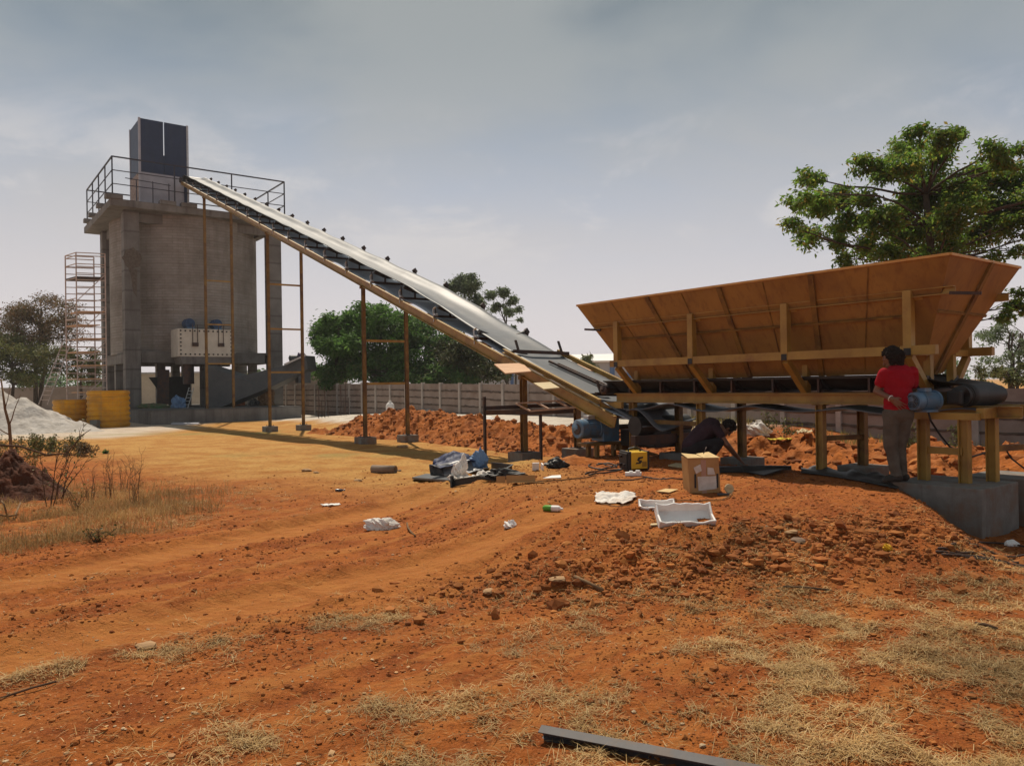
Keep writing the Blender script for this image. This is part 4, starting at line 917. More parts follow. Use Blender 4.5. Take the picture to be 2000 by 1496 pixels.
# ------------------------------------------------------------ scaffold stair tower
sc = thing('scaffold_stair', 'slender pinkish tube scaffold stair tower standing left of the silo', 'scaffold', tuple(at(158, 775, 43)))
PA, PB = at(131, 770, 43.0), at(152, 770, 42.0); ex = Vector((1.30, .55, 0))
PA.z = PB.z = -.16; zt = at(131, 500, 43).z; PC, PD = PA+ex, PB+ex
for P_ in (PA, PB, PC, PD): MB().tube([P_, P_+Z*(zt+.16)], .035, 7).build('upright', 'scaff', sc)
k = 0; z_ = .25
lv = []
while z_ < zt-.4: lv.append(z_); z_ += .37
for i, z_ in enumerate(lv):
    MB().tube([PA+Z*z_, PC+Z*z_], .026, 6).build('rung', 'scaff', sc); MB().tube([PB+Z*(z_-.1), PD+Z*(z_-.1)], .026, 6).build('rung', 'scaff', sc)
    if i % 3 == 0: MB().tube([PA+Z*z_, PB+Z*z_], .026, 6).build('tie', 'scaff', sc); MB().tube([PC+Z*z_, PD+Z*z_], .026, 6).build('tie', 'scaff', sc)
    if i % 2 == 0 and z_ < zt-2.6: MB().hexa([PB+Z*z_, PB+ex*.8+Z*z_, PA+ex*.8+Z*z_, PA+Z*z_, PB+Z*(z_+.05), PB+ex*.8+Z*(z_+.05), PA+ex*.8+Z*(z_+.05), PA+Z*(z_+.05)] if i % 4 else [PB+ex*.15+Z*z_, PD+Z*z_, PC+Z*z_, PA+ex*.15+Z*z_, PB+ex*.15+Z*(z_+.05), PD+Z*(z_+.05), PC+Z*(z_+.05), PA+ex*.15+Z*(z_+.05)]).build('step', 'ply', sc)
zz = zt-1.25; MB().hexa([PB+Z*zz, PD+Z*zz, PC+Z*zz, PA+Z*zz, PB+Z*(zz+.12), PD+Z*(zz+.12), PC+Z*(zz+.12), PA+Z*(zz+.12)]).build('platform', 'rustbar', sc)
for z_ in (zt, zt-.45, zt+.16):
    for a, b in ((PA, PC), (PB, PD), (PA, PB)): MB().tube([a+Z*z_, b+Z*z_], .028, 6).build('guard_rail', 'scaff', sc)
z_ = 1.2
while z_ < zt-2: MB().tube([PB+Z*z_, PD+Z*(z_+1.5)], .022, 6).build('diagonal', 'scaff', sc); z_ += 1.85
ladder(at(84, 790, 40), at(131, 668, 42.0), .45, 'long pale ladder leaning on the left side of the scaffold', 14, 'scaff')
# ------------------------------------------------------------ ribbed yellow drums
M['drum'] = mat('yellow_drum', (.66, .31, .006), (.55, .24, .006), 1.5, .5, 0, .003, 5, c3=(.35, .17, .02), s3=1.4, f3=.5, streak=((.30, .17, .06), 4, .6))
def drum(px, base, top, wpx, Y, lab):
    s_ = Y/1500; P_ = at(px, base, Y); r = wpx*s_/2; h = (base-top)*s_; pr = [(0, r*.97)]
    n = int(h/.26)
    for i in range(n):
        a = h*(i+.15)/n; pr += [(a, r*.955), (a+h/n*.2, r), (a+h/n*.55, r), (a+h/n*.75, r*.955)]
    pr += [(h, r*.97), (h, r*.93), (h-.3, r*.93)]
    o = MB().lathe((0, 0, 0), Z, pr, 40).build('yellow_drum', 'drum', None, smooth=30); o.location = P_+Vector((0, r, 0)); tag(o, lab, 'drum', 'ribbed yellow drums')
drum(121, 833, 781, 66, 38.2, 'shorter ribbed yellow plastic drum, left of the taller one'); drum(192, 836, 763, 78, 37.6, 'taller ribbed yellow plastic drum beside the near tower column')
# ------------------------------------------------------------ white sand heap
def heap(name, c_, rx, ry, h, m, seed, label, cat, n=90, peaks=None, kind=None):
    t_ = (np.arange(n)/(n-1)-.5)*2.2; x, y = np.meshgrid(t_, t_, indexing='ij'); d = np.hypot(x, y); z = np.zeros_like(x)
    for (px_, py_, ph, pr_) in (peaks or [(0, 0, 1, 1)]): z = np.maximum(z, ph*np.maximum(0, 1-np.hypot(x-px_, y-py_)/pr_))
    z = z**1.15*h; X_, Y_ = c_.x+x*rx, c_.y+y*ry
    nf = 1.3 if rx > 1.5 else 5
    z = z+(fbm(X_*nf, Y_*nf, 5, seed, .62)-.5)*.6*np.minimum(1, z*2.5)*min(h, 1)
    zz_ = ground_z(X_, Y_)-.04+np.maximum(z-.02, 0)-np.where(d > 1.02, .15, 0)
    rows = [[Vector((X_[i, j], Y_[i, j], zz_[i, j])) for j in range(n)] for i in range(n)]
    o = MB().grid(rows).build(name, m, None, smooth=180); tag(o, label, cat, kind=kind); return o
P_ = at(20, 800, 35.5); heap('sand_heap', Vector((P_.x, P_.y, 0)), 4.6, 4.2, 2.35, 'sand', 5, 'big heap of whitish sand at the left edge, beside the yellow drums', 'sand heap', 90, [(-.25, 0, 1, .85), (.15, -.1, .72, .75), (-.9, 0, .9, .8)])
P_ = at(130, 840, 35.5); heap('small_sand_heap', Vector((P_.x, P_.y-1, 0)), 2.6, 1.4, .55, 'sand', 6, 'low spill of white sand in front of the yellow drums', 'sand heap', 50)
P_ = ong(948, 828); heap('lime_heap', Vector((P_.x, P_.y+.3, 0)), .75, .5, .36, 'white', 7, 'small white heap of lime beyond the red earth bank', 'heap', 40)
P_ = at(865, 803, 40); heap('pale_sand_heap', Vector((P_.x, P_.y, 0)), 2.1, 1.2, .5, 'sand', 8, 'low pale heap of sand near the fence', 'sand heap', 40)
# ------------------------------------------------------------ trees and plants
def leaf_cloud(name, P, size, m, parent, aspect=.42, droop=.5, fold=.25):
    n = len(P); a = rng.uniform(0, 6.283, n); el = rng.normal(-droop*.5, .55, n)
    d = np.stack([np.cos(a)*np.cos(el), np.sin(a)*np.cos(el), np.sin(el)], 1); up = rng.normal(0, .6, (n, 3))+np.array([0, 0, 1.0])
    s_ = np.cross(d, up); s_ /= np.linalg.norm(s_, axis=1)[:, None]; nn = np.cross(s_, d)
    L_ = size*rng.uniform(.65, 1.25, n)[:, None]
    p0 = P; p3 = P+d*L_-nn*L_*.12; mid = P+d*L_*.48; w = L_*aspect*.5
    l = mid+s_*w+nn*w*fold; r_ = mid-s_*w+nn*w*fold
    v = np.stack([p0, l, p3, r_], 1).reshape(-1, 3); o_ = (np.arange(n)*4)[:, None]
    f = np.concatenate([o_+np.array([[0, 1, 2]]), o_+np.array([[0, 2, 3]])])
    o = fastmesh(name, v, f, m); child(o, parent); return o
def clump_points(clumps, n, sub=9, spread=.34, flat=.8):
    tot = sum(c_[1]**2 for c_ in clumps); out = []
    for c_, r_ in clumps:
        k = max(6, int(n*r_*r_/tot)); q = rng.normal(0, 1, (sub, 3)); q /= np.linalg.norm(q, axis=1)[:, None]; q *= rng.uniform(.35, .95, (sub, 1))
        q[:, 2] *= flat; ctr_ = np.array(c_)+q*r_; idx = rng.integers(0, sub, k)
        g_ = rng.normal(0, 1, (k, 3))*r_*spread; g_[:, 2] *= flat*.8; out.append(ctr_[idx]+g_)
    return np.concatenate(out)
def branch(m, a, b, r0, r1, bend=.15, n=5, seed=0):
    a, b = Vector(a), Vector(b); L_ = (b-a).length; off = Vector((random.uniform(-1, 1), random.uniform(-1, 1), random.uniform(-.2, .9)))*L_*bend
    pts = []; rs = []
    for i in range(n+1):
        t = i/n; pts.append(a.lerp(b, t)+off*math.sin(math.pi*t)*.5+Vector((random.uniform(-1, 1), random.uniform(-1, 1), random.uniform(-1, 1)))*L_*.02*(0 < i < n)); rs.append(r0+(r1-r0)*t)
    m.tube(pts, rs, 6, True); return pts
def tree(label, base, clumps, top, n, size, lm, r0=.2, bm='bark', name='broadleaf_tree', aspect=.42, group=None, sub=9, spread=.34, twigs=2, trunks=1, flat=.8, cat='tree', droop=.5, lim=.24):
    t = thing(name, label, cat, tuple(base), group); base = Vector(base); top = Vector(top); m = MB(); tp = []
    for k in range(trunks):
        tp += branch(m, base+Vector((random.uniform(-.3, .3)*k, 0, -.1)), top+Vector((random.uniform(-1, 1), random.uniform(-.5, .5), 0))*(.8 if k else 0), r0, r0*.45, .10, 7)
    for c_, r_ in clumps:
        c_ = Vector(c_); cand = sorted(tp, key=lambda p: (p-c_).length+(2.0 if p.z > c_.z-.1 else 0)+(3 if p.z < base.z+(top.z-base.z)*.25 else 0))[0]
        pts = branch(m, cand, c_, r0*lim, r0*.06, .22, 5)
        for q in range(twigs):
            d = Vector((random.gauss(0, 1), random.gauss(0, 1), random.gauss(.2, .8))).normalized()*r_*.95; branch(m, pts[-1-(q % 3)], c_+d, r0*.07, r0*.02, .2, 3)
    m.build('trunk', bm, t, smooth=180)
    leaf_cloud('crown', clump_points(clumps, n, sub, spread, flat), size, lm, t, aspect, droop); return t
def pxclumps(lst, Y, dj, K=1.0):
    out = []
    for px, py, r_ in lst:
        y_ = Y+random.uniform(-dj, dj); p = at(px, py, y_); out.append((tuple(p), r_*y_/1500*K))
    return out
G1 = leafmat('leaf_green_mixed', [(.08, .17, .026), (.13, .25, .035), (.18, .29, .045), (.095, .19, .03), (.26, .29, .045), (.11, .22, .035), (.30, .20, .045)], .58)
G2 = leafmat('leaf_bright_green', [(.06, .14, .028), (.09, .19, .04), (.13, .24, .055), (.05, .105, .026)], .48)
G3 = leafmat('leaf_dark_green', [(.05, .11, .028), (.075, .155, .04), (.10, .18, .05), (.13, .155, .05)], .42)
G4 = leafmat('leaf_grey_green', [(.10, .14, .07), (.14, .19, .09), (.17, .21, .11), (.08, .11, .06)], .4)
G5 = leafmat('leaf_brown', [(.17, .10, .045), (.21, .13, .06), (.11, .07, .035), (.12, .12, .04)], .3)
G6 = leafmat('leaf_olive', [(.11, .13, .035), (.16, .17, .045), (.07, .09, .03), (.20, .16, .06)], .3)
big = [(1585, 350, 24), (1560, 388, 22), (1600, 402, 30), (1547, 442, 17), (1575, 458, 26), (1640, 388, 30), (1690, 398, 26), (1660, 432, 34), (1693, 322, 26), (1728, 338, 28), (1765, 322, 32),
       (1768, 288, 26), (1795, 262, 22), (1838, 272, 26), (1868, 264, 15), (1828, 302, 26), (1815, 340, 34), (1790, 380, 30), (1720, 440, 36), (1765, 418, 36), (1820, 392, 34), (1852, 425, 34), (1880, 365, 26),
       (1905, 338, 26), (1940, 300, 26), (1962, 318, 22), (1985, 293, 14), (1972, 355, 34), (1928, 375, 34), (1888, 405, 34), (1948, 412, 34), (1992, 400, 30), (1930, 445, 30), (1978, 440, 26), (1880, 462, 34),
       (1822, 455, 34), (1772, 472, 34), (1705, 482, 28), (1652, 505, 18), (1640, 478, 17), (1850, 492, 24), (1985, 490, 13), (1945, 500, 12), (2030, 385, 40), (2045, 450, 38), (2030, 325, 26), (2090, 400, 40), (2080, 480, 30),
       (1985, 600, 20), (1965, 618, 15), (1992, 572, 12), (1740, 500, 26), (1800, 510, 24)]
P_ = at(1788, 800, 21); P_.z = gz(P_.x, P_.y)
tree('large spreading green tree with some rusty leaves rising behind the hopper, right', P_, pxclumps(big, 21, 1.5, 1.22), at(1808, 380, 21), 46000, .15, G1, .20, sub=12, spread=.27, twigs=3, lim=.2)
def dense(label, pxs, Y, n, size, lm, dj, name='broadleaf_tree', r0=.15, **k):
    cx = sum(a for a, b, c_ in pxs)/len(pxs); ty = min(b for a, b, c_ in pxs); P_ = at(cx, 800, Y); P_.z = 0.0
    return tree(label, P_, pxclumps(pxs, Y, dj), at(cx, ty+25, Y), n, size, lm, r0, name=name, **k)
TG = 'trees behind the boundary fence'
def fill(x0, x1, ytop, ybot, r_, n):
    """clumps filling the outline given by a top line"""
    out = []
    for _ in range(n):
        x = random.uniform(x0, x1); yt = np.interp(x, [a for a, b in ytop], [b for a, b in ytop]); out.append((x, random.uniform(yt+r_*.6, ybot), r_*random.uniform(.7, 1.2)))
    return out
dense('bright green dense tree at the left end of the clump behind the fence', fill(618, 700, [(610, 665), (625, 625), (650, 602), (700, 588)], 730, 19, 34), 51, 16000, .30, G2, 2.2, group=TG, sub=14, spread=.40)
dense('tall bright green tree in the middle of the clump, seen between the two conveyor legs', fill(690, 800, [(690, 592), (720, 584), (760, 590), (800, 602)], 730, 20, 36), 52, 16000, .30, G2, 2.4, group=TG, sub=14, spread=.40)
dense('dark green tree of the clump under the middle of the conveyor belt', fill(775, 900, [(775, 596), (830, 596), (900, 640)], 735, 20, 42), 53, 11000, .30, G3, 2.2, group=TG, sub=14, spread=.40)
dense('dark brownish scrub tree at the right end of the clump behind the fence', fill(870, 990, [(870, 635), (930, 672), (990, 700)], 742, 18, 36), 50, 12000, .27, leafmat('leaf_scrub', [(.05, .08, .025), (.09, .09, .035), (.07, .06, .03), (.06, .10, .03)], .3), 2.2, group=TG, sub=9, spread=.40)
dense('dark low undergrowth tree filling the foot of the clump behind the fence', fill(625, 930, [(600, 700), (930, 705)], 752, 16, 34), 49.5, 11000, .30, G3, 1.2, group=TG, sub=10, spread=.34)
dense('tall narrow grey-green tree above the conveyor, left of a pair', [(884, 560, 15), (900, 548, 13), (915, 570, 16), (890, 590, 17), (925, 555, 13), (930, 590, 15), (905, 615, 15), (938, 610, 10), (875, 580, 8), (918, 540, 8)], 66, 6500, .30, G4, 1.5, group=TG, sub=12, spread=.38)
dense('thin twiggy grey-green tree above the conveyor, right of a pair', [(958, 575, 10), (985, 572, 13), (1000, 585, 12), (970, 600, 12), (995, 610, 10), (1012, 605, 8), (960, 622, 8), (1000, 640, 7), (1015, 625, 5), (980, 640, 8)], 66, 3600, .28, G4, 1.5, group=TG, sub=10, spread=.30, trunks=4, twigs=8, r0=.10)
dense('small tree top just showing over the conveyor belt', [(842, 566, 9), (855, 574, 8), (830, 572, 6)], 66, 500, .36, G6, .8, group=TG)
dense('small pointed pale green tree before the blue and grey warehouse', [(1148, 700, 8), (1144, 712, 10), (1152, 714, 10), (1150, 725, 11), (1156, 740, 8)], 62, 1200, .34, G6, .6, group=TG)
dense('airy grey-green tree with thin trunks at the far right behind the hopper end', fill(1915, 2040, [(1900, 640), (1960, 600), (2040, 600)], 745, 15, 24), 36, 3000, .18, G4, 2, group=TG, sub=9, spread=.34, trunks=4, twigs=5, r0=.09)
dense('low yellowish green bushes at the far right above the fence', fill(1900, 2060, [(1890, 715), (2060, 700)], 750, 12, 16), 32, 2600, .16, G6, 1.2, group=TG, name='bush', cat='bush')
# left side trees
dense('brown half-bare tree with fine twigs at the left edge behind the scaffold', fill(15, 150, [(0, 600), (40, 585), (80, 572), (120, 570), (150, 600)], 690, 15, 48), 62, 15000, .20, G5, 2.5, group=TG, sub=12, spread=.62, twigs=7, trunks=2, r0=.2)
dense('olive green tree at the left edge below the brown one', fill(-40, 130, [(-40, 640), (60, 650), (130, 680)], 745, 16, 46), 58, 15000, .22, G6, 2.2, group=TG, sub=12, spread=.52)
dense('second brown twiggy tree at the far left edge', fill(-90, 30, [(-90, 600), (0, 600), (30, 610)], 690, 15, 34), 64, 6000, .20, G5, 2.2, group=TG, sub=12, spread=.62, twigs=7)
dense('olive bush seen between the scaffold and the columns', fill(120, 200, [(120, 660), (200, 680)], 745, 12, 14), 60, 2400, .30, G6, 1.6, group=TG)
# distant tree line behind everything
rows = []
for k in range(26):
    x = -150+k*14+random.uniform(-4, 4)
for i, (x, Y, h, w_) in enumerate([(-75, 128, 5, 12), (-95, 125, 6, 13), (-118, 130, 5, 12), (95, 120, 6, 12), (110, 126, 7, 13), (128, 118, 6, 12), (-50, 138, 4.5, 11), (75, 135, 4.5, 10)]):
    cl_ = [((x+random.uniform(-w_/2, w_/2), Y+random.uniform(-2, 2), random.uniform(1, h)), random.uniform(1.2, 2)) for _ in range(20)]
    tree('far dark green tree on the horizon, '+('left part' if x < 0 else 'right part'), (x, Y, 0), cl_, (x, Y, h), 1500, .8, G3, .2, group='far trees on the horizon')
# ---- shrubs, weeds and dead branches on the left verge
M['twigd'] = mat('dark_twig', (.11, .065, .04), (.07, .045, .03), 8, .9, spec=.1)
def weed(base, h, ns, spread_, label, cat='weed', bw=.06, name='dry_weed', leaves=0, lm=None, lean=(0, 0), r_=.006, group='dry weeds on the left verge', m_='twigd', lsz=.05):
    t = thing(name, label, cat, tuple(base), group); m = MB(); tips = []
    base = Vector(base)
    for _ in range(ns):
        a = random.uniform(0, 6.28); d = Vector((math.cos(a)*spread_*random.uniform(.2, 1)+lean[0], math.sin(a)*spread_*random.uniform(.2, 1)+lean[1], 1))*h*random.uniform(.65, 1)
        pts = branch(m, base+(o_ := Vector((random.uniform(-bw, bw), random.uniform(-bw, bw)*.7, -.02))), base+d+o_, r_, r_*.35, .12, 7)
        if bw > .2: branch(m, base+Vector((0, 0, .01)), base+o_+Vector((0, 0, .03)), r_*.6, r_*.6, .1, 4)
        for j in range(2, 8):
            for _2 in range(2):
                dd = Vector((random.gauss(0, 1), random.gauss(0, 1), random.uniform(.2, 1.4))).normalized()*h*random.uniform(.08, .24)
                p2 = branch(m, pts[j], pts[j]+dd, r_*.45, r_*.2, .2, 3); tips += p2[1:]
    m.build('stems', m_, t)
    if leaves:
        tp = np.array([tuple(x) for x in tips]); P = tp[rng.integers(0, len(tp), leaves)]+rng.normal(0, .025, (leaves, 3)); leaf_cloud('leaves', P, lsz, lm, t, .5)
    return t
G7 = leafmat('leaf_weed_green', [(.06, .09, .02), (.10, .12, .03), (.16, .13, .04), (.20, .09, .03)], .3)
for i, (px, py, h, ns, sp_, lv_, lab) in enumerate([
    (95, 990, 1.15, 4, .42, 60, 'tall dark branching weed leaning right beside the dark earth mound'),
    (120, 975, .9, 4, .5, 40, 'forked twiggy weed just right of the tall dark one'),
    (215, 975, .75, 7, .25, 0, 'upright bare reddish weed in the middle of the verge'),
    (262, 985, .72, 8, .22, 0, 'rightmost clump of bare upright weed stems on the verge'),
    (180, 985, .55, 5, .35, 10, 'low bare twigs between the two stem clumps'),
    (240, 960, .55, 5, .35, 0, 'thin bare weed behind the rightmost clump'),
    (150, 1000, .35, 6, .6, 20, 'low tangle of dry twigs in front of the weeds'),
    (60, 930, .55, 6, .7, 260, 'leafy dark weed on top of the dark earth mound'),
    (190, 1058, .16, 8, 1.4, 60, 'flat dark patch of withered weed near the wheel ruts')]):
    P_ = ong(px, py); weed(P_, h, ns, sp_, lab, leaves=lv_, lm=G7, lean=(.22, 0) if i < 2 else (0, 0), m_='twig' if i in (2, 3, 4, 5) else 'twigd', r_=.008 if i < 2 else .0045)
for i, (px, py, h, lab) in enumerate([(20, 905, .8, 'leafy green bush at the left edge behind the sapling'), (70, 890, .7, 'yellow-green bush behind the dark earth mound'), (120, 888, .62, 'olive bush left of the brush pile'), (160, 890, .45, 'low reddish brush pile at the end of the verge'), (205, 886, .12, 'small bright green sprig beside the brush pile'), (-20, 930, .9, 'green bush cut by the left edge of the view')]):
    P_ = ong(px, py); weed(P_, h*.8, 14, .5, lab, 'bush', .5 if i < 4 else .0, 'bush', 900 if i < 4 else 120, (G7, G6, G6, G5, G2, G7)[i], group='low bushes on the left verge', lsz=.07)
P_ = ong(25, 950); sp = thing('dead_sapling', 'thin pale dead sapling trunk with bare forks at the left edge', 'sapling', tuple(P_)); m = MB()
s1 = at(10, 800, P_.y); m.tube([P_-Z*.05, at(22, 880, P_.y), at(18, 830, P_.y), s1, at(2, 740, P_.y)], [.035, .03, .026, .022, .012], 7); branch(m, at(18, 830, P_.y), at(40, 770, P_.y), .012, .004); branch(m, at(20, 850, P_.y), at(-10, 830, P_.y), .012, .005); branch(m, s1, at(20, 755, P_.y), .01, .003)
m.build('trunk', 'twig', sp, smooth=180)
def stick(pts, r_, lab, name='stick', m_='twig', cat='stick', group=None):
    o = MB().tube(pts, r_, 7).build(name, m_, None, smooth=180); return tag(o, lab, cat, group)
stick([at(-20, 868, 9), at(40, 872, 9), at(90, 888, 9), at(130, 886, 9.1), at(160, 850, 9.2), at(178, 838, 9.3)], [.012, .012, .01, .008, .006, .003], 'long thin dark branch arching over the earth mound at the left edge', 'fallen_branch', 'twigd', 'branch')
stick([ong(-10, 1020, .10), ong(14, 1016, .05), ong(30, 1014, .05), ong(40, 1003, .14)], .012, 'pale forked dead branch lying at the foot of the dark mound', 'fallen_branch', 'twig', 'branch')
stick([ong(14, 1016, .05), at(8, 985, ong(14, 1016).y-.05), at(3, 978, ong(14, 1016).y)], .010, 'short pale dead branch standing up before the dark mound', 'fallen_branch', 'twig', 'branch')
P_ = ong(20, 985)
M['redmound'] = mat('dark_red_mound', (.10, .028, .010), (.05, .018, .009), 3, .95, 0, .05, 10)
heap('earth_mound', Vector((P_.x-.5, P_.y+.75, 0)), 1.1, .85, .78, 'redmound', 12, 'dark red mound of earth with weeds at the left edge', 'mound', 110, [(0, 0, 1, .95), (.25, -.1, .8, .7), (-.6, 0, .8, .8)])
# weeds before the fence seen under the hopper
for px, py, h in ((1505, 858, .75), (1545, 855, .55), (1470, 852, .4), (1775, 850, .8), (1870, 830, .7)):
    P_ = at(px, py, 19.0 if px < 1700 else 15.8); P_.z = gz(P_.x, P_.y); weed(P_, h*1.15, 6, .35, 'green weed before the fence, seen under the hopper' if px < 1700 else 'dry weed before the fence by the right hopper legs', leaves=160, lm=G6, group='weeds in front of the fence', lsz=.09)
# ------------------------------------------------------------ far buildings
M['whouse'] = mat('warehouse_cladding', (.40, .42, .46), (.34, .36, .40), .2, .6); M['wblue'] = mat('warehouse_blue', (.07, .16, .38), (.05, .12, .30), 1, .5); M['wroof'] = mat('warehouse_roof', (.80, .80, .78), (.70, .70, .68), .3, .5)
wh = thing('warehouse', 'long low grey warehouse with white roof and blue stripes behind the fence', 'warehouse', (14, 125, 0))
x0, x1 = at(930, 740, 120).x, at(1420, 740, 120).x
zb, ze, zr = -.5, at(1150, 708, 120).z, at(1150, 696, 120).z
MB().box(Vector(((x0+x1)/2, 127, (zb+ze)/2)), (x1-x0, 14, ze-zb)).build('wall', 'whouse', wh)
MB().prism([Vector((x0-.4, 119.6, ze)), Vector((x0-.4, 119.6, ze+.25)), Vector((x0-.4, 127, zr+.6)), Vector((x0-.4, 134.4, ze+.25)), Vector((x0-.4, 134.4, ze))], Vector((x1-x0+.8, 0, 0))).build('roof', 'wroof', wh)
for px in (1000, 1063, 1127, 1196, 1230, 1300, 1360): P_ = at(px, 740, 119.9); MB().box(Vector((P_.x, 119.92, (ze+1.0)/2)), (.5 if px < 1190 else .75, .12, ze-1.1)).build('wall_stripe', 'wblue', wh)
M['wredr'] = mat('red_sheet', (.48, .20, .11), (.38, .15, .08), 1, .7)
M['dustwall'] = mat('dusty_wall', (.34, .28, .24), (.25, .20, .17), .5, .9)
ow = thing('outbuilding', 'low dusty brown shed seen between the conveyor and the hopper, beyond the fence', 'shed', (14, 70, 0))
MB().box(Vector((at(1240, 750, 72).x, 74, .9)), (12, 4, 2.3)).build('wall', 'dustwall', ow); MB().box(Vector((at(1240, 750, 72).x, 74, 2.1)), (12.4, 4.6, .1)).build('roof', 'conc', ow)
lw = thing('low_building', 'low brown building with pale roof edge behind the right tower column', 'shed', (-17, 60, 0))
P_ = at(600, 750, 58); MB().box(Vector((P_.x-.5, 60, 1.3)), (5.6, 3, 3.0)).build('wall', 'dustwall', lw); MB().box(Vector((P_.x-.5, 60, 2.85)), (6.0, 3.4, .12)).build('roof', 'silver', lw)
fw = MB().box(Vector((at(30, 750, 66).x, 68, .9)), (14, .4, 2.4)).build('boundary_wall', 'dustwall', None); tag(fw, 'dull grey wall seen under the trees at the left edge', 'wall')
# rebar stands on the pale ground
for px, py, y1, lab in ((622, 815, 757, 'leftmost bent rebar stand near the fence'), (634, 806, 756, 'pinkish rebar stand just right of the leftmost one'), (665, 803, 752, 'thin rebar stand left of the taller rod'), (674, 805, 742, 'tallest thin rebar rod near the fence')):
    Pb = at(px, py, 40); Pb.z = gz(Pb.x, Pb.y); Pt = at(px, y1, 40); m = MB(); m.tube([Pb, Pb.lerp(Pt, .4)+Vector((.03, 0, 0)), Pt], .022, 6); m.tube([Pb+Vector((.18, 0, 0)), Vector((Pb.x+.18, Pb.y, Pb.z+.9))], .016, 6); m.tube([Pb+Z*.25, Pb+Vector((.22, 0, .25))], .014, 6)
    tag(m.build('rebar_stand', 'rustbar'), lab, 'rebar', 'rebar stands near the fence')
P_ = at(762, 803, 40); P_.z = gz(P_.x, P_.y); o = MB().lathe((0, 0, 0), Z, [(0, .2), (.02, .22), (.42, .22), (.52, .16), (.60, .07), (.68, .07)], 16).build('water_jug', 'white', None, smooth=35); o.location = P_; tag(o, 'white plastic jug standing on the pale sand near the fence', 'jug')
# ------------------------------------------------------------ people
def organic(name, mb, m, voxel, smooth_it, parent=None, noise=None, loc=None, rz=0):
    o = mb.build(name+'_src', m); r_ = o.modifiers.new('r', 'REMESH'); r_.mode = 'VOXEL'; r_.voxel_size = voxel
    s_ = o.modifiers.new('s', 'SMOOTH'); s_.iterations = smooth_it; s_.factor = .5
    bpy.context.view_layer.update(); dg = bpy.context.evaluated_depsgraph_get(); me = bpy.data.meshes.new_from_object(o.evaluated_get(dg))
    bpy.data.objects.remove(o)
    if noise:
        amp, sc_ = noise; n = len(me.vertices); co = np.empty(n*3); me.vertices.foreach_get('co', co); co = co.reshape(-1, 3); no = np.empty(n*3); me.vertices.foreach_get('normal', no); no = no.reshape(-1, 3)
        d = fbm(co[:, 0]*sc_+co[:, 1]*sc_*.7, co[:, 2]*sc_*1.3+co[:, 1]*sc_*.4, 3, 5)-.5; co = co+no*(d*amp)[:, None]; me.vertices.foreach_set('co', co.ravel())
    me.polygons.foreach_set('use_smooth', [True]*len(me.polygons)); me.materials.clear(); me.materials.append(M[m]); me.name = name
    q = bpy.data.objects.new(name, me); COL.objects.link(q)
    if parent is not None: q.parent = parent
    if loc is not None: q.location = loc; q.rotation_euler = (0, 0, rz)
    return q
M['skin'] = mat('brown_skin', (.20, .10, .06), (.16, .075, .045), 6, .5, spec=.35)
M['redshirt'] = mat('red_cotton', (.33, .012, .022), (.25, .008, .016), 5, .85, 0, .004, 14, .1)
M['khaki'] = mat('khaki_cloth', (.12, .108, .09), (.08, .07, .058), 5, .9, 0, .005, 12, .1)
M['darkshirt'] = mat('dark_plum_cotton', (.055, .035, .045), (.035, .022, .028), 5, .9, 0, .004, 12, .1)
M['darktrouser'] = mat('dark_trousers', (.03, .027, .03), (.02, .018, .02), 5, .9, 0, .004, 12, .1)
M['hair'] = mat('black_hair', (.012, .009, .008), (.022, .016, .013), 30, .95, 0, .006, 60, .3)
M['shoe'] = mat('dark_shoe', (.03, .025, .022), (.05, .04, .033), 8, .7)
def hand(m, wrist, d, up, thumb, sz=1.0, curl=.25):
    """palm and five fingers from the wrist along d; up = back of the hand, thumb = thumb side"""
    wrist, d, up, thumb = Vector(wrist), Vector(d).normalized(), Vector(up).normalized(), Vector(thumb).normalized()
    for k in range(4):
        o_ = thumb*(.030-.020*k)*sz; m.caps(wrist+o_*.6, wrist+d*.078*sz+o_, .015*sz, .012*sz, 10)
        L_ = (.038, .043, .040, .031)[k]*sz; p = wrist+d*.080*sz+o_; dd = (d+thumb*(.16-.11*k)).normalized(); r_ = .0088*sz
        for j in range(3):
            q = p+dd*L_*(1, .7, .55)[j]; m.caps(p, q, r_, r_*.9, 8); p = q; r_ *= .9; dd = (dd-up*curl).normalized()
    p = wrist+thumb*.022*sz+d*.015*sz; dd = (d*.75+thumb*.8-up*.15).normalized(); q = p+dd*.045*sz; m.caps(p, q, .013*sz, .011*sz, 8); m.caps(q, q+(d+thumb*.35).normalized()*.032*sz, .0105*sz, .009*sz, 8)
def head(m, c_, face, upv, s_=1.0):
    c_, f, u = Vector(c_), Vector(face).normalized(), Vector(upv).normalized(); u = (u-f*u.dot(f)).normalized(); r_ = f.cross(u)
    rot = Matrix((r_, f, u)).transposed()
    m.ell(c_+u*.02*s_, (.075*s_, .095*s_, .10*s_), rot); m.ell(c_+f*.018*s_-u*.05*s_, (.058*s_, .070*s_, .075*s_), rot)
    m.ell(c_+f*.07*s_-u*.098*s_, (.026*s_, .024*s_, .022*s_), rot); m.caps(c_+f*.088*s_+u*.012*s_, c_+f*.108*s_-u*.028*s_, .010*s_, .015*s_, 10)
    m.caps(c_+f*.088*s_+u*.028*s_-r_*.04*s_, c_+f*.088*s_+u*.028*s_+r_*.04*s_, .012*s_, .012*s_, 10)
    m.caps(c_+f*.090*s_-u*.062*s_-r_*.018*s_, c_+f*.090*s_-u*.062*s_+r_*.018*s_, .010*s_, .010*s_, 10)
    for k in (1, -1): m.ell(c_+r_*k*.077*s_-u*.004*s_, (.010*s_, .020*s_, .032*s_), rot)
    return rot, r_, f, u
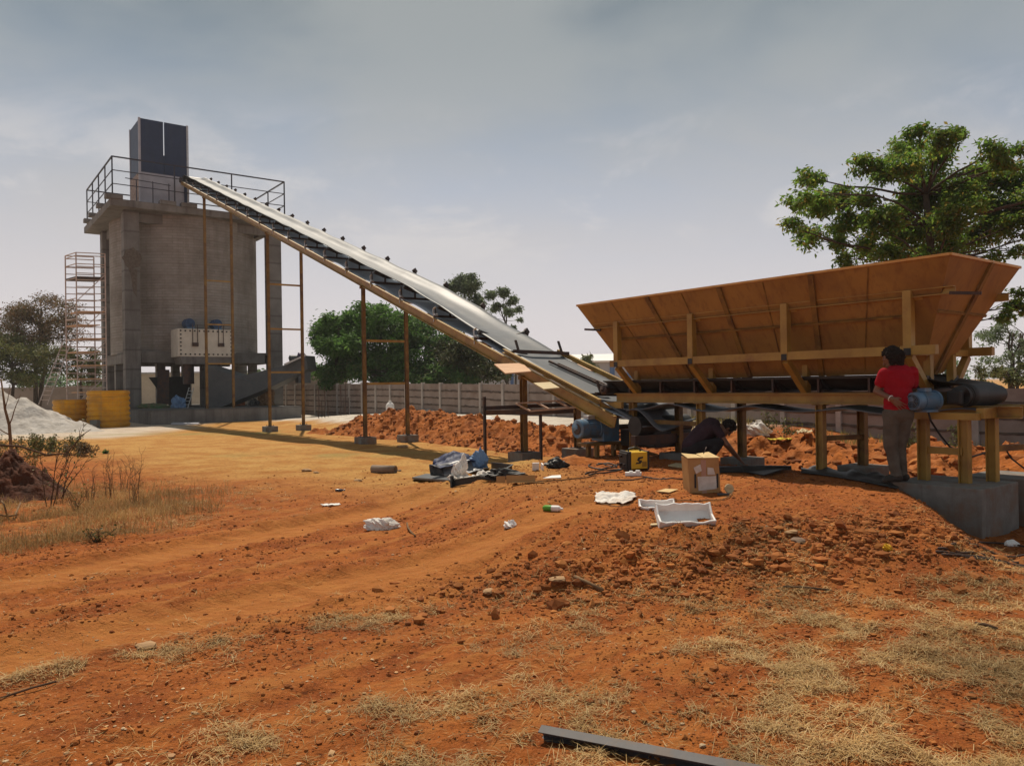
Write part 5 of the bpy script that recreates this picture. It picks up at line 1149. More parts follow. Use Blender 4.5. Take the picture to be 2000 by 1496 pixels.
def hairdo(m, c_, rot, r_, f, u, s_=1.0, curl=.020, n=150, low=-.35, seed=1, fr=.35):
    rs = random.Random(seed); m.ell(c_+u*.032*s_-f*.012*s_, (.083*s_, .100*s_, .098*s_), rot)
    for _ in range(n):
        th = math.acos(rs.uniform(low, 1)); ph = rs.uniform(0, 6.283); d = r_*math.sin(th)*math.cos(ph)+f*math.sin(th)*math.sin(ph)+u*math.cos(th)
        if d.dot(f) > fr and d.dot(u) < .55: continue
        m.ell(c_+u*.025*s_-f*.01*s_+Vector((d.dot(r_)*.088, 0, 0)).x*r_*s_+f*d.dot(f)*.104*s_+u*d.dot(u)*.106*s_, (curl*rs.uniform(.6, 1.2),)*3, None, 8)
# --- standing man, seen from behind: local x = right in the view, y = away, z = up
st_base = at(1757, 940, 8.97); st_base.z = .402
man = thing('person', 'standing person with curly dark hair in red t-shirt and khaki trousers, hand on hip', 'person', tuple(st_base))
man.scale = (.955,)*3; m = MB()
def sx_(x, y, z): return Vector((x, y, z*.985))
hips = [sx_(-.085, 0, .86), sx_(.085, .0, .86)]
kn = [sx_(-.09, .03, .46), sx_(.045, .06, .47)]; an = [sx_(-.045, .0, .09), sx_(.075, .10, .09)]
for h_, k_, a_ in zip(hips, kn, an):
    m.caps(h_, k_, .078, .046, 14); m.caps(k_, a_+Z*.02, .045, .034, 14)
m.ell(sx_(0, 0, .90), (.165, .115, .12)); m.ell(sx_(0, 0, 1.05), (.150, .105, .16)); m.ell(sx_(.005, 0, 1.24), (.175, .115, .17)); m.ell(sx_(.01, .0, 1.35), (.18, .095, .07))
shl, shr = sx_(-.165, .0, 1.36), sx_(.185, .01, 1.36)
hc = sx_(-.045, .045, 1.525)
m.caps(sx_(0, .0, 1.36), hc-Z*.07, .062, .055, 14)
face = Vector((-.80, .55, -.38)); rot, r_, f, u = head(m, hc, face, Z, 1.0)
el, wr = sx_(-.235, .06, 1.13), sx_(-.135, -.125, 1.035)
m.caps(shl, el, .052, .040, 14); m.caps(el, wr, .041, .028, 14)
hand(m, wr, Vector((.74, -.05, -.62)), Vector((0, -1, 0)), Vector((.6, -.12, .75)), 1.05, -.12)
er, wrr = sx_(.235, .10, 1.11), sx_(.13, .30, 1.12); m.caps(shr, er, .052, .040, 14); m.caps(er, wrr, .041, .028, 14); hand(m, wrr, Vector((-.8, .5, .1)), Vector((0, .3, .9)), Vector((.1, .5, .8)), 1, .35)
for a_, d_ in zip(an, (Vector((-.85, -.25, 0)), Vector((-.55, .6, 0)))): m.caps(a_-Z*.04, a_-Z*.045+d_.normalized()*.13, .035, .028, 12)
body = organic('body', m, 'skin', .0065, 4, man)
m = MB()
m.ell(sx_(0, 0, 1.00), (.172, .128, .15)); m.ell(sx_(0, 0, .93), (.175, .130, .09)); m.ell(sx_(.0, .0, 1.12), (.172, .125, .18)); m.ell(sx_(.008, 0, 1.25), (.192, .130, .17)); m.ell(sx_(.01, .0, 1.36), (.195, .108, .075)); m.caps(sx_(-.06, 0, 1.385), sx_(.08, 0, 1.385), .07, .07)
m.caps(shl, shl.lerp(el, .58), .068, .062, 14); m.caps(shr, shr.lerp(er, .58), .068, .062, 14)
organic('red_t_shirt', m, 'redshirt', .009, 5, man, (.022, 11))
m = MB()
m.ell(sx_(0, 0, .86), (.165, .125, .13)); m.caps(sx_(-.06, 0, .93), sx_(.06, 0, .93), .105, .105)
for h_, k_, a_ in zip(hips, kn, an): m.caps(h_, k_, .102, .078, 14); m.caps(k_, a_+Z*.02, .077, .062, 14); m.ell(a_+Z*.0, (.066, .07, .035))
organic('trousers', m, 'khaki', .009, 4, man, (.03, 9))
m = MB(); hairdo(m, hc-f*.008, rot, r_, f, u, 1.06, .024, 420, -.75, 3, .35); m.caps(hc-f*.06-u*.05, hc-f*.055-u*.12, .06, .04); hg = organic('curly_hair', m, 'hair', .0055, 1, man, (.03, 45))
m = MB(); rs = random.Random(8)
for _ in range(520):
    th = math.acos(rs.uniform(-.8, 1)); ph = rs.uniform(0, 6.283); d = r_*math.sin(th)*math.cos(ph)+f*math.sin(th)*math.sin(ph)+u*math.cos(th)
    if d.dot(f) > .35 and d.dot(u) < .6: continue
    p = hc-f*.02+u*.025+r_*d.dot(r_)*.088+f*d.dot(f)*.102+u*d.dot(u)*.100; q_ = Vector((rs.gauss(0, 1), rs.gauss(0, 1), rs.gauss(-.5, 1))).normalized()
    m.tube([p, p+d*.012+q_*.010, p+d*.020+q_*.022, p+d*.016+q_*.036], [.0055, .006, .005, .002], 5)
hq = m.build('curls', 'hair'); hq.parent = man
for a_, d_ in zip(an, (Vector((-.85, -.25, 0)), Vector((-.55, .6, 0)))):
    d_ = d_.normalized(); m = MB(); m.caps(a_-Z*.035-d_*.05, a_-Z*.045+d_*.13, .046, .036, 14); m.caps(a_-Z*.055-d_*.05, a_-Z*.058+d_*.17, .034, .030, 14); m.caps(a_-Z*.02, a_+Z*.03, .045, .048); organic('shoe', m, 'shoe', .008, 3, man)
m = MB(); pts = [wr.lerp(el, .12)+(Vector((math.cos(t), 0, 0))+0*Z)*0 for t in (0,)]; dd = (el-wr).normalized(); a1_ = dd.cross(Z).normalized(); a2_ = dd.cross(a1_)
m.tube([wr.lerp(el, .10)+(a1_*math.cos(t)+a2_*math.sin(t))*.034 for t in np.linspace(0, 6.283, 17)], .006, 6, False); m.build('wristband', 'white', man).matrix_parent_inverse = Matrix.Identity(4)
# --- crouching man working at the footing
cb0 = at(1378, 922, 11.6); cb0.z = gz(cb0.x, cb0.y)
cm = thing('person', 'crouching person in a dark plum shirt bent over a footing behind the cardboard box', 'person', tuple(cb0))
m = MB(); v_ = Vector
pel = v_((-.20, .04, .30)); ch_ = v_((.10, .02, .62)); nk = v_((.20, .01, .665)); hc = v_((.335, -.01, .595))
m.ell(pel, (.13, .16, .12)); m.caps(pel, v_((-.06, .03, .50)), .125, .125); m.caps(v_((-.06, .03, .50)), ch_, .125, .13); m.ell(v_((.08, .02, .60)), (.14, .17, .12))
m.caps(ch_+v_((.04, 0, .02)), hc-v_((.05, 0, 0)), .06, .052)
face = v_((.45, -.05, -.90)); rot, r_, f, u = head(m, hc, face, v_((.9, 0, .42)))
for sg, hand_at, el_ in ((-1, v_((.50, -.06, .13)), v_((.27, -.24, .36))), (1, v_((.50, .14, .16)), v_((.33, .24, .38)))):
    sh = v_((.13, .165*sg, .60)); m.caps(sh, el_, .048, .038, 14); m.caps(el_, hand_at, .039, .026, 14); hand(m, hand_at, v_((.55, -.1*sg, -.55)), v_((.6, 0, .8)), v_((.1, -.9*sg, .1)), 1, .3)
    kn_ = v_((.17, .20*sg, .40)); an_ = v_((-.03, .16*sg, .08)); hp_ = pel+v_((0, .09*sg, -.02)); m.caps(hp_, kn_, .076, .048, 14); m.caps(kn_, an_, .046, .034, 14); m.caps(an_-Z*.04, an_+v_((.13, 0, -.045)), .034, .028)
organic('body', m, 'skin', .007, 4, cm)
m = MB(); m.ell(pel+v_((0, 0, .05)), (.14, .165, .11)); m.caps(pel+Z*.04, v_((-.06, .03, .50)), .142, .142); m.caps(v_((-.06, .03, .50)), ch_, .142, .145); m.ell(v_((.08, .02, .60)), (.155, .185, .132)); m.caps(v_((.08, 0, .63)), v_((.16, 0, .65)), .085, .075)
for sg, el_ in ((-1, v_((.27, -.24, .36))), (1, v_((.33, .24, .38)))): sh = v_((.13, .165*sg, .60)); m.caps(sh, sh.lerp(el_, .45), .066, .058)
organic('dark_shirt', m, 'darkshirt', .010, 5, cm, (.022, 10))
m = MB(); m.ell(pel-Z*.03, (.145, .17, .12))
for sg in (-1, 1): kn_ = v_((.17, .20*sg, .40)); an_ = v_((-.03, .16*sg, .10)); hp_ = pel+v_((0, .09*sg, -.02)); m.caps(hp_, kn_, .102, .075, 14); m.caps(kn_, an_, .074, .058, 14)
organic('trousers', m, 'darktrouser', .010, 4, cm, (.02, 10))
m = MB(); hairdo(m, hc, rot, r_, f, u, 1.04, .018, 160, -.45, 4, .2); organic('hair', m, 'hair', .006, 1, cm, (.01, 60))
for sg in (-1, 1): an_ = v_((-.03, .16*sg, .08)); m = MB(); m.caps(an_-v_((.05, 0, .04)), an_+v_((.14, 0, -.045)), .042, .034, 14); organic('shoe', m, 'shoe', .008, 3, cm)
# ------------------------------------------------------------ welding set, box, litter
P_ = ong(1240, 917); ws = thing('welding_machine', 'small yellow and black welding machine with carrying handle, under the hopper end', 'welding machine', tuple(P_)); ws.rotation_euler = (0, 0, .25)
M['wyel'] = mat('machine_yellow', (.68, .42, .01), (.60, .36, .01), 4, .4, spec=.5)
def lc(o, par): o.parent = par; return o
lc(MB().box((0, 0, .145), (.25, .34, .24)).build('casing', 'wyel', None, bevel=.008), ws)
lc(MB().box((-.145, 0, .14), (.05, .33, .27)).box((-.178, 0, .14), (.02, .28, .22)).build('front_panel', 'black', None, bevel=.006), ws)
lc(MB().box((.14, 0, .14), (.035, .33, .27)).build('rear_panel', 'black', None, bevel=.006), ws)
m = MB(); m.tube([(-.10, 0, .26), (-.09, 0, .305), (.0, 0, .32), (.08, 0, .305), (.09, 0, .26)], .014, 8); lc(m.build('handle', 'black'), ws)
m = MB()
for z_, y_ in ((.20, .05), (.08, -.07), (.08, .07)): m.tube([(-.18, y_, z_), (-.215, y_, z_)], .022, 10)
lc(m.build('sockets', 'steel'), ws)
m = MB(); y_ = -.172   # the slanted mark on the side
for poly in ([(-.015, .195), (.058, .202), (.050, .176), (.010, .170), (.000, .150), (-.040, .150)], [(-.035, .150), (.030, .150), (.040, .128), (.012, .100), (-.062, .096), (-.052, .118), (-.015, .122), (-.005, .132), (-.025, .138)]):
    m.prism([Vector((a, y_, b)) for a, b in poly], Vector((0, -.003, 0)))
lc(m.build('side_mark', 'black'), ws)
m = MB()
for i in range(5): m.box((.075, -.171, .06+i*.016), (.07, .004, .008))
lc(m.build('vent', 'steel'), ws)
# cables
def cable(pxs, r_, lab, m_='black', dz=.012, name='cable', group='cables on the red earth'):
    pts = [ong(a, b, dz) for a, b in pxs]; out = []
    for i in range(len(pts)-1):
        for t in range(4):
            p0, p1, p2, p3 = pts[max(i-1, 0)], pts[i], pts[i+1], pts[min(i+2, len(pts)-1)]; t_ = t/4
            q = .5*((2*p1)+(p2-p0)*t_+(2*p0-5*p1+4*p2-p3)*t_*t_+(3*p1-p0-3*p2+p3)*t_**3); q.z = gz(q.x, q.y)+dz; out.append(q)
    out.append(pts[-1]); o = MB().tube(out, r_, 6).build(name, m_, None, smooth=180); return tag(o, lab, 'cable', group)
cable([(1215, 905), (1195, 912), (1160, 905), (1150, 912), (1175, 918), (1205, 913), (1190, 906), (1165, 909)], .011, 'black cable coiled beside the welding machine')
cable([(1143, 927), (1165, 922), (1215, 918), (1180, 925), (1150, 929)], .010, 'black cable loop lying left of the power strip')
cable([(1255, 932), (1300, 937), (1345, 936)], .009, 'black cable running from the power strip to the box')
cable([(1180, 940), (1235, 939), (1262, 935)], .008, 'thin black cable in front of the power strip')
cable([(1170, 985), (1250, 984), (1320, 980), (1400, 978), (1430, 966)], .006, 'thin dark cord passing behind the white foam trays', 'twig')
cable([(1030, 946), (1080, 940), (1140, 935), (1165, 930)], .007, 'thin dark cable running to the torn cardboard', 'twigd')
for i, (a, b, c_, d, e, f_) in enumerate([(1832, 1074, 1900, 1082, 2020, 1092), (1828, 1080, 1910, 1090, 2020, 1100), (1850, 1070, 1930, 1078, 2020, 1082), (1840, 1086, 1920, 1094, 2020, 1108), (1860, 1045, 1930, 1062, 2020, 1072)]):
    cable([(a, b), (c_, d), (e, f_)], .010, 'thin rusty rod in the bundle before the big concrete block' if i < 4 else 'single rusty rod crossing behind the bundle by the concrete block', 'rustbar', name='steel_rod', group='rusty rods by the concrete block')
P0, P1 = at(1812, 800, 8.95), at(1850, 866, 9.1)
stick([P0, at(1818, 822, 9.0), at(1838, 852, 9.0), at(1855, 872, 9.1), at(1895, 893, 9.3), at(1925, 884, 9.4)], .012, 'black power cable drooping from the motor at the right', 'power_cable', 'black', 'cable')
stick([at(1960, 870, 9.6), at(1975, 895, 9.5), at(2005, 918, 9.4)], .010, 'black cable drooping at the right edge behind the last leg', 'power_cable', 'black', 'cable')
o = MB().box((0, 0, .03), (.22, .08, .05)).box((.06, -.0, .065), (.06, .06, .03)).box((-.03, 0, .062), (.05, .05, .02)).build('power_strip', 'white', None, bevel=.008); o.location = ong(1237, 930); o.rotation_euler = (0, 0, -.2); tag(o, 'dusty white power strip lying in front of the welding machine', 'power strip')
# cardboard box, standing
P_ = ong(1377, 963); bxo = thing('cardboard_box', 'tall brown cardboard box with tape and white labels standing on the red earth', 'box', tuple(P_)); s_ = P_.y/1500; w_, h_, d_ = 66*s_, 68*s_, .30
bxo.rotation_euler = (0, 0, .03)
lc(MB().hexa([Vector(p) for p in ((-w_/2+.02, 0, 0), (w_/2-.01, 0, 0), (w_/2, d_, 0), (-w_/2+.02, d_, 0), (-w_/2, 0, h_), (w_/2-.03, 0, h_), (w_/2-.03, d_, h_), (-w_/2, d_, h_))]).build('carton', 'card', None, bevel=.004), bxo)
m = MB(); m.hexa([Vector(p) for p in ((-w_/2-.004, -.012, h_+.002), (-.025, -.014, h_+.004), (-.02, d_, h_+.012), (-w_/2, d_, h_+.03), (-w_/2-.004, -.012, h_+.007), (-.025, -.014, h_+.010), (-.02, d_, h_+.018), (-w_/2, d_, h_+.036))]); lc(m.build('flap', 'cardtop'), bxo)
m = MB(); m.hexa([Vector(p) for p in ((-.012, -.012, h_+.002), (w_/2-.02, -.012, h_+.002), (w_/2-.06, d_, h_+.04), (-.015, d_, h_+.02), (-.012, -.012, h_+.007), (w_/2-.02, -.012, h_+.007), (w_/2-.06, d_, h_+.046), (-.015, d_, h_+.026))]); lc(m.build('flap', 'cardtop'), bxo)
M['tape'] = mat('pinkish_tape', (.42, .25, .18), (.36, .20, .14), 9, .4)
m = MB(); m.prism([Vector((-.045, -.003, h_-.02)), Vector((.015, -.003, h_-.02)), Vector((.02, -.003, -.02)), Vector((-.03, -.003, -.02))], Vector((0, -.002, 0))); lc(m.build('tape', 'tape'), bxo)
M['label'] = mat('paper_label', (.62, .58, .54), (.48, .43, .38), 12, .7)
for q in ([(-.13, .31), (-.05, .35), (-.035, .27), (-.10, .235)], [(.03, .31), (.10, .30), (.12, .22), (.03, .22)], [(-.085, .20), (.13, .205), (.135, .05), (-.075, .03)]):
    k_ = h_/.42; lc(MB().prism([Vector((a, -.0055, b*k_)) for a, b in q], Vector((0, -.0015, 0))).build('paper_label', 'label'), bxo)
for x_ in (-.11, .145): lc(MB().box((x_, -.002, .14), (.022, .004, .16)).build('hand_slot', 'black'), bxo)
stick([at(1374, 886, P_.y+.1), at(1380, 873, P_.y+.12)], .006, 'short dark rod sticking up from the top of the cardboard box', 'rod', 'steel', 'rod')
o = MB().lathe((0, 0, 0), Vector((0, 1, 0)), [(0, .01), (0, .052), (.012, .055), (.02, .052), (.02, .01)], 24).build('round_lid', 'ply2', None, smooth=40); q = ong(1425, 963); o.location = q+Z*.052; o.rotation_euler = (-.25, 0, .1); tag(o, 'pale round lid propped upright beside the cardboard box', 'lid')
o = MB().box((0, 0, .012), (.13, .04, .02)).build('metal_offcut', 'grysteel', None, bevel=.004); o.location = ong(1413, 967); tag(o, 'small grey metal offcut in front of the round lid', 'offcut')
# foam trays
def tray(c_, w_, d_, h_, rz, tilt, lab, cuts, seed):
    random.seed(seed); t = .018; o = MB(); o.box((0, 0, t/2), (w_, d_, t))
    n = 9
    for sgn in (-1, 1):
        pts = [(-w_/2+w_*i/n, h_*(random.uniform(.75, 1.0) if cuts and 0 < i < n else 1)) for i in range(n+1)]
        poly = [Vector((-w_/2, sgn*d_/2, 0)), Vector((w_/2, sgn*d_/2, 0))]+[Vector((a, sgn*d_/2, b)) for a, b in reversed(pts)]
        o.prism(poly, Vector((0, -sgn*t, 0)))
    for sgn in (-1, 1): o.prism([Vector((sgn*w_/2, -d_/2, 0)), Vector((sgn*w_/2, d_/2, 0)), Vector((sgn*w_/2, d_/2, h_)), Vector((sgn*w_/2, 0, h_*.7 if cuts else h_*.9)), Vector((sgn*w_/2, -d_/2, h_))], Vector((-sgn*t, 0, 0)))
    o = o.build('foam_tray', 'white', None, bevel=.006); o.location = c_; o.rotation_euler = (tilt, 0, rz); return tag(o, lab, 'foam tray', 'white foam packing on the ground')
P_ = ong(1341, 1027); o = tray(P_+Vector((0, .10, .03)), .50, .24, .11, .02, .62, 'larger torn white foam tray propped on edge, front right', True, 3)
P_ = ong(1285, 997); tray(P_+Vector((0, .05, .0)), .36, .16, .085, -.05, .35, 'smaller white foam tray just behind the larger one', True, 4)
random.seed(77)
o = MB().prism([Vector(p) for p in ((0, 0, 0), (.10, .02, 0), (.08, .09, 0), (.02, .07, 0))], Z*.01).build('torn_packing', 'ply2'); o.location = ong(1270, 1030, .01); tag(o, 'torn pale scrap of packing at the left end of the larger foam tray', 'scrap')
# crumpled sheets and bags
def sheet(c_, w_, d_, amp, seed, m_, lab, cat='sheet', name='crumpled_sheet', rz=0, n=26, group=None, edge=0, thick=.004):
    rs = np.random.default_rng(seed); x, y = np.meshgrid(np.linspace(-.5, .5, n), np.linspace(-.5, .5, n), indexing='ij')
    z = np.abs(fbm(x*4+seed, y*4, 4, seed, .6)-.5)*2*amp+np.abs(vnoise(x*9+seed, y*9, seed+5)-.5)*amp*.6
    z = z+edge*np.abs(x*2)**3
    bx = x*w_*(1+.18*(fbm(y*3+seed, x*2, 2, seed+1)-.5)*2+.12*y); by = y*d_*(1+.5*(fbm(x*3, y*1+seed, 2, seed+2)-.5)*2)
    cz, sz = math.cos(rz), math.sin(rz)
    if abs(c_.z-gz(c_.x, c_.y)) < .1: z = z+ground_z(c_.x+bx*cz-by*sz, c_.y+bx*sz+by*cz)-c_.z
    rows = [[Vector((bx[i, j], by[i, j], z[i, j]+.006)) for j in range(n)] for i in range(n)]
    o = MB().grid(rows).build(name, m_, None, smooth=180, thick=thick); o.location = c_; o.rotation_euler = (0, 0, rz); return tag(o, lab, cat, group)
crumple('white_bag', ong(745, 1033), (.20, .10, .10), 'cloth', 11, 'white crumpled bag lying alone on the open red ground, centre left', 'bag', amp=.42, flat=.35, n=30)
sheet(ong(1203, 977), .42, .26, .05, 12, 'cloth', 'thin wrinkled white sheet left of the foam trays', 'sheet', 'wrinkled_sheet', -.2, edge=0)
sheet(ong(647, 987), .24, .12, .03, 13, 'white', 'small flat white scrap far left of the crumpled bag', 'scrap', 'white_scrap', .3)
crumple('crumpled_paper', ong(997, 1031), (.075, .06, .05), 'white', 4, 'small crumpled white paper ball in the middle of the red ground', 'paper', amp=.5)
crumple('white_rag', ong(1975, 1067), (.08, .05, .04), 'white', 5, 'small white rag by the big concrete block at the right edge', 'rag')
def onberm(px, Y):
    a = at(px, 866, Y); p = -.6*a.x+.8*a.y; q = .8*a.x+.6*a.y; a.z = float(berm_pts(np.array([p]), np.array([q]))[2][0])+.02; return a
crumple('white_bag', onberm(1480, 14.5), (.26, .16, .17), 'cloth', 6, 'crumpled white sack on the red bank under the hopper', 'sack', amp=.3)
sheet(onberm(1525, 14.15), .42, .16, .05, 15, mat('yellow_cloth', (.62, .50, .03), (.5, .36, .03), 4, .8), 'bright yellow cloth lying beside the white sack on the bank', 'cloth', 'yellow_cloth')
sheet(onberm(1588, 13.9), .45, .28, .12, 17, 'ply2', 'pale torn board scrap right of the yellow cloth on the bank', 'scrap', 'board_scrap')
crumple('yellow_fruit', ong(1733, 1076), (.045, .04, .035), mat('yellow_peel', (.62, .36, .01), (.5, .26, .01), 9, .5), 7, 'small bright yellow piece of litter near the rock heap at right', 'litter')
b_ = thing('plastic_bottle', 'small clear bottle with green label lying on the red ground', 'bottle', tuple(ong(1078, 998, .028))); b_.rotation_euler = (0, 0, -.45)
X_ = Vector((1, 0, 0)); lc(MB().lathe((-.10, 0, 0), X_, [(0, .018), (.02, .03), (.10, .032)], 14).build('green_label', mat('bottle_green', (.12, .34, .03), (.08, .26, .03), 6, .4), None, smooth=40), b_); lc(MB().lathe((0, 0, 0), X_, [(0, .031), (.07, .033), (.09, .026), (.10, .012), (.125, .012)], 14).build('bottle_body', 'white', None, smooth=40), b_)
o = MB().lathe((-.07, 0, .022), X_, [(0, .02), (.09, .022), (.12, .01), (.15, .01)], 12).build('dark_bottle', mat('dark_glass', (.03, .03, .05), (.05, .05, .08), 5, .2, spec=.6), None, smooth=40); o.location = ong(664, 960); o.rotation_euler = (0, 0, .1); tag(o, 'small dark bottle lying on the pale earth left of the pipe', 'bottle')
pp_ = ong(750, 924); a_ = MB(); r_ = .075
a_.tube([Vector((-.26, 0, r_)), Vector((.26, 0, r_))], r_, 22, False); o = a_.build('pipe_offcut', mat('dusty_pipe', (.26, .20, .15), (.18, .13, .10), 6, .8), None, smooth=60, thick=.012); o.location = pp_; o.rotation_euler = (0, 0, -.35); tag(o, 'short open steel pipe lying left of the blue tarpaulin', 'pipe')
for px, py, s_, lab in ((700, 938, .075, 'grey-brown stone on the pale earth, left of the pipe'), (600, 918, .09, 'pale stone at the far left of the pale earth'), (618, 922, .06, 'smaller pale stone just right of another at the far left'), (778, 918, .05, 'dark stone right of the pipe offcut'), (1087, 1134, .085, 'flat pale stone left of the heap of earth lumps'), (957, 1157, .08, 'rough pale stone in front of the flat one'), (283, 1262, .085, 'long flat pale stone between the ruts at lower left'), (1560, 1058, .10, 'dark greyish rock in the heap of earth lumps'), (1466, 1143, .075, 'dark red clod alone below the heap of earth lumps'), (785, 872, .14, 'pale stone leaning on the footing before the red bank'), (1545, 1040, .07, 'light stone at the back of the heap of earth lumps')):
    P_ = ong(px, py+2); dark = 'clod' in lab; m = MB(); random.seed(px); s_ *= .62 if py > 950 else .9
    import bmesh; bm = bmesh.new(); bmesh.ops.create_icosphere(bm, subdivisions=2, radius=1)
    for v in bm.verts: v.co *= 1+random.uniform(-.15, .15)+.2*math.sin(v.co.x*3+px); v.co.x *= s_*1.3; v.co.y *= s_; v.co.z *= s_*.42
    me = bpy.data.meshes.new('stone'); bm.to_mesh(me); bm.free(); me.materials.append(M['clod'] if dark else mat('pale_stone' if 'pale' in lab or 'light' in lab else 'dull_stone', (.40, .24, .12) if 'pale' in lab or 'light' in lab else (.20, .13, .09), None, 9, .9, 0, .004, 40)); o = bpy.data.objects.new('stone', me); COL.objects.link(o); o.location = P_+Z*s_*.2; o.rotation_euler = (0, 0, random.uniform(-.4, .4)); tag(o, lab, 'stone', 'separate stones on the ground')
random.seed(5)
stick([ong(795, 1023, .012), ong(797, 1034, .02), ong(803, 1042, .016), ong(811, 1049, .012)], .010, 'short curved pale stick beside the white crumpled bag')
stick([ong(1122, 1132, .02), ong(1150, 1146, .03), ong(1178, 1158, .015)], .014, 'pale broken stick left of the heap of earth lumps')
stick([ong(1905, 1222, .015), ong(1925, 1226, .02), ong(1948, 1232, .01)], .012, 'short dark stick in the straw at the right edge', m_='twigd')
stick([ong(1530, 1150, .015), ong(1570, 1152, .02), ong(1622, 1157, .015)], .008, 'thin dark stick below the heap of earth lumps', m_='twigd')
stick([ong(-20, 1376, .012), ong(60, 1352, .02), ong(110, 1335, .012)], .006, 'long thin stick at the lower left edge', m_='twigd')
# steel angle lying in the foreground
A_, B_ = ong(1060, 1440, .03), ong(1530, 1530, .03); B_ = A_+(B_-A_).normalized()*1.75
o = MB().channel(A_, B_, .045, .062, .005, 1, Vector((.2, -.5, 1)).normalized()).build('steel_channel', mat('foreground_steel', (.085, .08, .085), (.05, .042, .04), 3, .6, 0, .001, 40, c3=(.12, .07, .04), s3=9, f3=.5), None); tag(o, 'long dark steel channel lying across the bottom of the view', 'steel channel')
# tarpaulin heap, angle frame, cardboard in the middle
M['navyt'] = mat('navy_tarpaulin', (.012, .022, .07), (.02, .03, .09), 4, .6, 0, .002, 9, .25); M['greyt'] = mat('grey_tarpaulin', (.22, .22, .23), (.17, .17, .18), 4, .4)
c_ = ong(893, 926); tp = thing('tarpaulin', 'navy blue and grey tarpaulin heaped in a ridge beside the steel frame', 'tarpaulin', tuple(c_)); Yc = c_.y
def tarp(name, edge, ridge, mt, ns=14, amp=.03):
    rows = []
    for i in range(ns):
        row = []; t = i/(ns-1)
        for j in range(ns):
            u_ = j/(ns-1); k = u_*(len(edge)-1); a = min(int(k), len(edge)-2); e_ = edge[a].lerp(edge[a+1], k-a); k = u_*(len(ridge)-1); a = min(int(k), len(ridge)-2); r2 = ridge[a].lerp(ridge[a+1], k-a)
            p = e_.lerp(r2, t)-Z*.10*math.sin(math.pi*t)*.6+Vector((0, -1, .5))*amp*(math.sin(j*1.9+i*.7)+.6*math.sin(j*.8-i*1.7)); row.append(p)
        rows.append(row)
    return MB().grid(rows).build(name, mt, tp, smooth=180, thick=.006)
tarp('grey_sheet', [at(868, 927, Yc-.35), at(905, 926, Yc-.4), at(940, 917, Yc-.35), at(960, 912, Yc-.2)], [at(853, 907, Yc), at(880, 903, Yc-.1), at(915, 897, Yc), at(938, 910, Yc+.1)], 'greyt', amp=.014)
tarp('blue_sheet', [at(838, 908, Yc-.1), at(862, 915, Yc-.28), at(890, 906, Yc-.24), at(918, 898, Yc-.16), at(946, 908, Yc+.05)], [at(848, 897, Yc+.2), at(872, 885, Yc+.25), at(888, 881, Yc+.3), at(912, 886, Yc+.3), at(938, 900, Yc+.4)], 'navyt', amp=.02)
tarp('dark_fold', [at(842, 928, Yc-.2), at(856, 929, Yc-.25), at(872, 928, Yc-.3)], [at(838, 907, Yc-.02), at(850, 908, Yc-.08), at(864, 914, Yc-.2)], 'beltb', 8, .01)
crumple('plastic_sheet', ong(938, 914), (.16, .12, .18), 'bluebag', 21, 'crumpled pale blue plastic at the right end of the tarpaulin', 'plastic')
sheet(ong(918, 940, .02), .60, .40, .12, 23, 'cloth', 'heap of crumpled white cloth in front of the tarpaulin', 'cloth', 'white_cloth', .2, 30)
crumple('cloth_bundle', ong(898, 934), (.12, .12, .20), 'cloth', 25, 'tall bunched white cloth at the left end of the cloth heap', 'cloth', amp=.5)
o = MB().prism([ong(805, 938, .02), ong(880, 944, .02), ong(905, 934, .02), ong(832, 930, .02)], Z*.03).build('steel_plate', 'grysteel'); tag(o, 'flat grey steel plate on the ground left of the white cloth', 'plate')
fr_ = thing('angle_frame', 'black steel angle frame lying half open around the white cloth', 'steel frame', tuple(ong(930, 945)))
for a, b in (((883, 951), (975, 938)), ((975, 938), (1000, 922)), ((1000, 922), (960, 916)), ((883, 951), (882, 938))):
    MB().channel(ong(*a, .06), ong(*b, .06), .03, .10, .008).build('frame_bar', 'black', fr_)
MB().bar(ong(883, 952, 0), ong(883, 951, .16), .04, .04, U).build('corner_post', 'black', fr_)
crumple('plastic_scraps', ong(985, 935), (.35, .14, .09), 'black', 31, 'black plastic scraps heaped before the big footing', 'scraps', amp=.5)
crumple('foil_scraps', ong(1085, 915), (.22, .1, .09), 'black', 33, 'black crumpled scraps between the footing and the low dirt ridge', 'scraps', amp=.5)
o = MB().box((0, 0, .06), (.10, .02, .12)).box((.1, 0, .05), (.02, .1, .10)).build('white_carton', 'white'); o.location = ong(1046, 919); o.rotation_euler = (.2, 0, .2); tag(o, 'small white carton leaning at the foot of the big footing', 'carton')
o = MB().box((-.1, 0, .05), (.38, .015, .10)).box((-.36, .02, .045), (.12, .015, .09)).box((0, -.05, .008), (.42, .10, .008)).build('cardboard_flap', 'card'); o.location = ong(1032, 943); o.rotation_euler = (-.1, 0, -.05); tag(o, 'low brown piece of folded cardboard before the big footing', 'cardboard')
o = MB().prism([ong(1060, 936, .012), ong(1096, 935, .012), ong(1095, 931, .02), ong(1078, 932, .02)], Z*.004).build('paper_strip', 'white'); tag(o, 'narrow white paper strip right of the folded cardboard', 'paper')
o = MB().prism([ong(1282, 962, .012), ong(1308, 964, .012), ong(1325, 958, .012), ong(1300, 957, .012)], Z*.004).build('card_scrap', 'cardtop'); tag(o, 'thin tan card scrap left of the standing cardboard box', 'scrap')
o = MB().prism([ong(1305, 912, .012), ong(1338, 917, .012), ong(1345, 910, .012), ong(1320, 908, .012)], Z*.02).build('card_scrap', 'ply2'); tag(o, 'pale flat board by the dark footing left of the cardboard box', 'board')
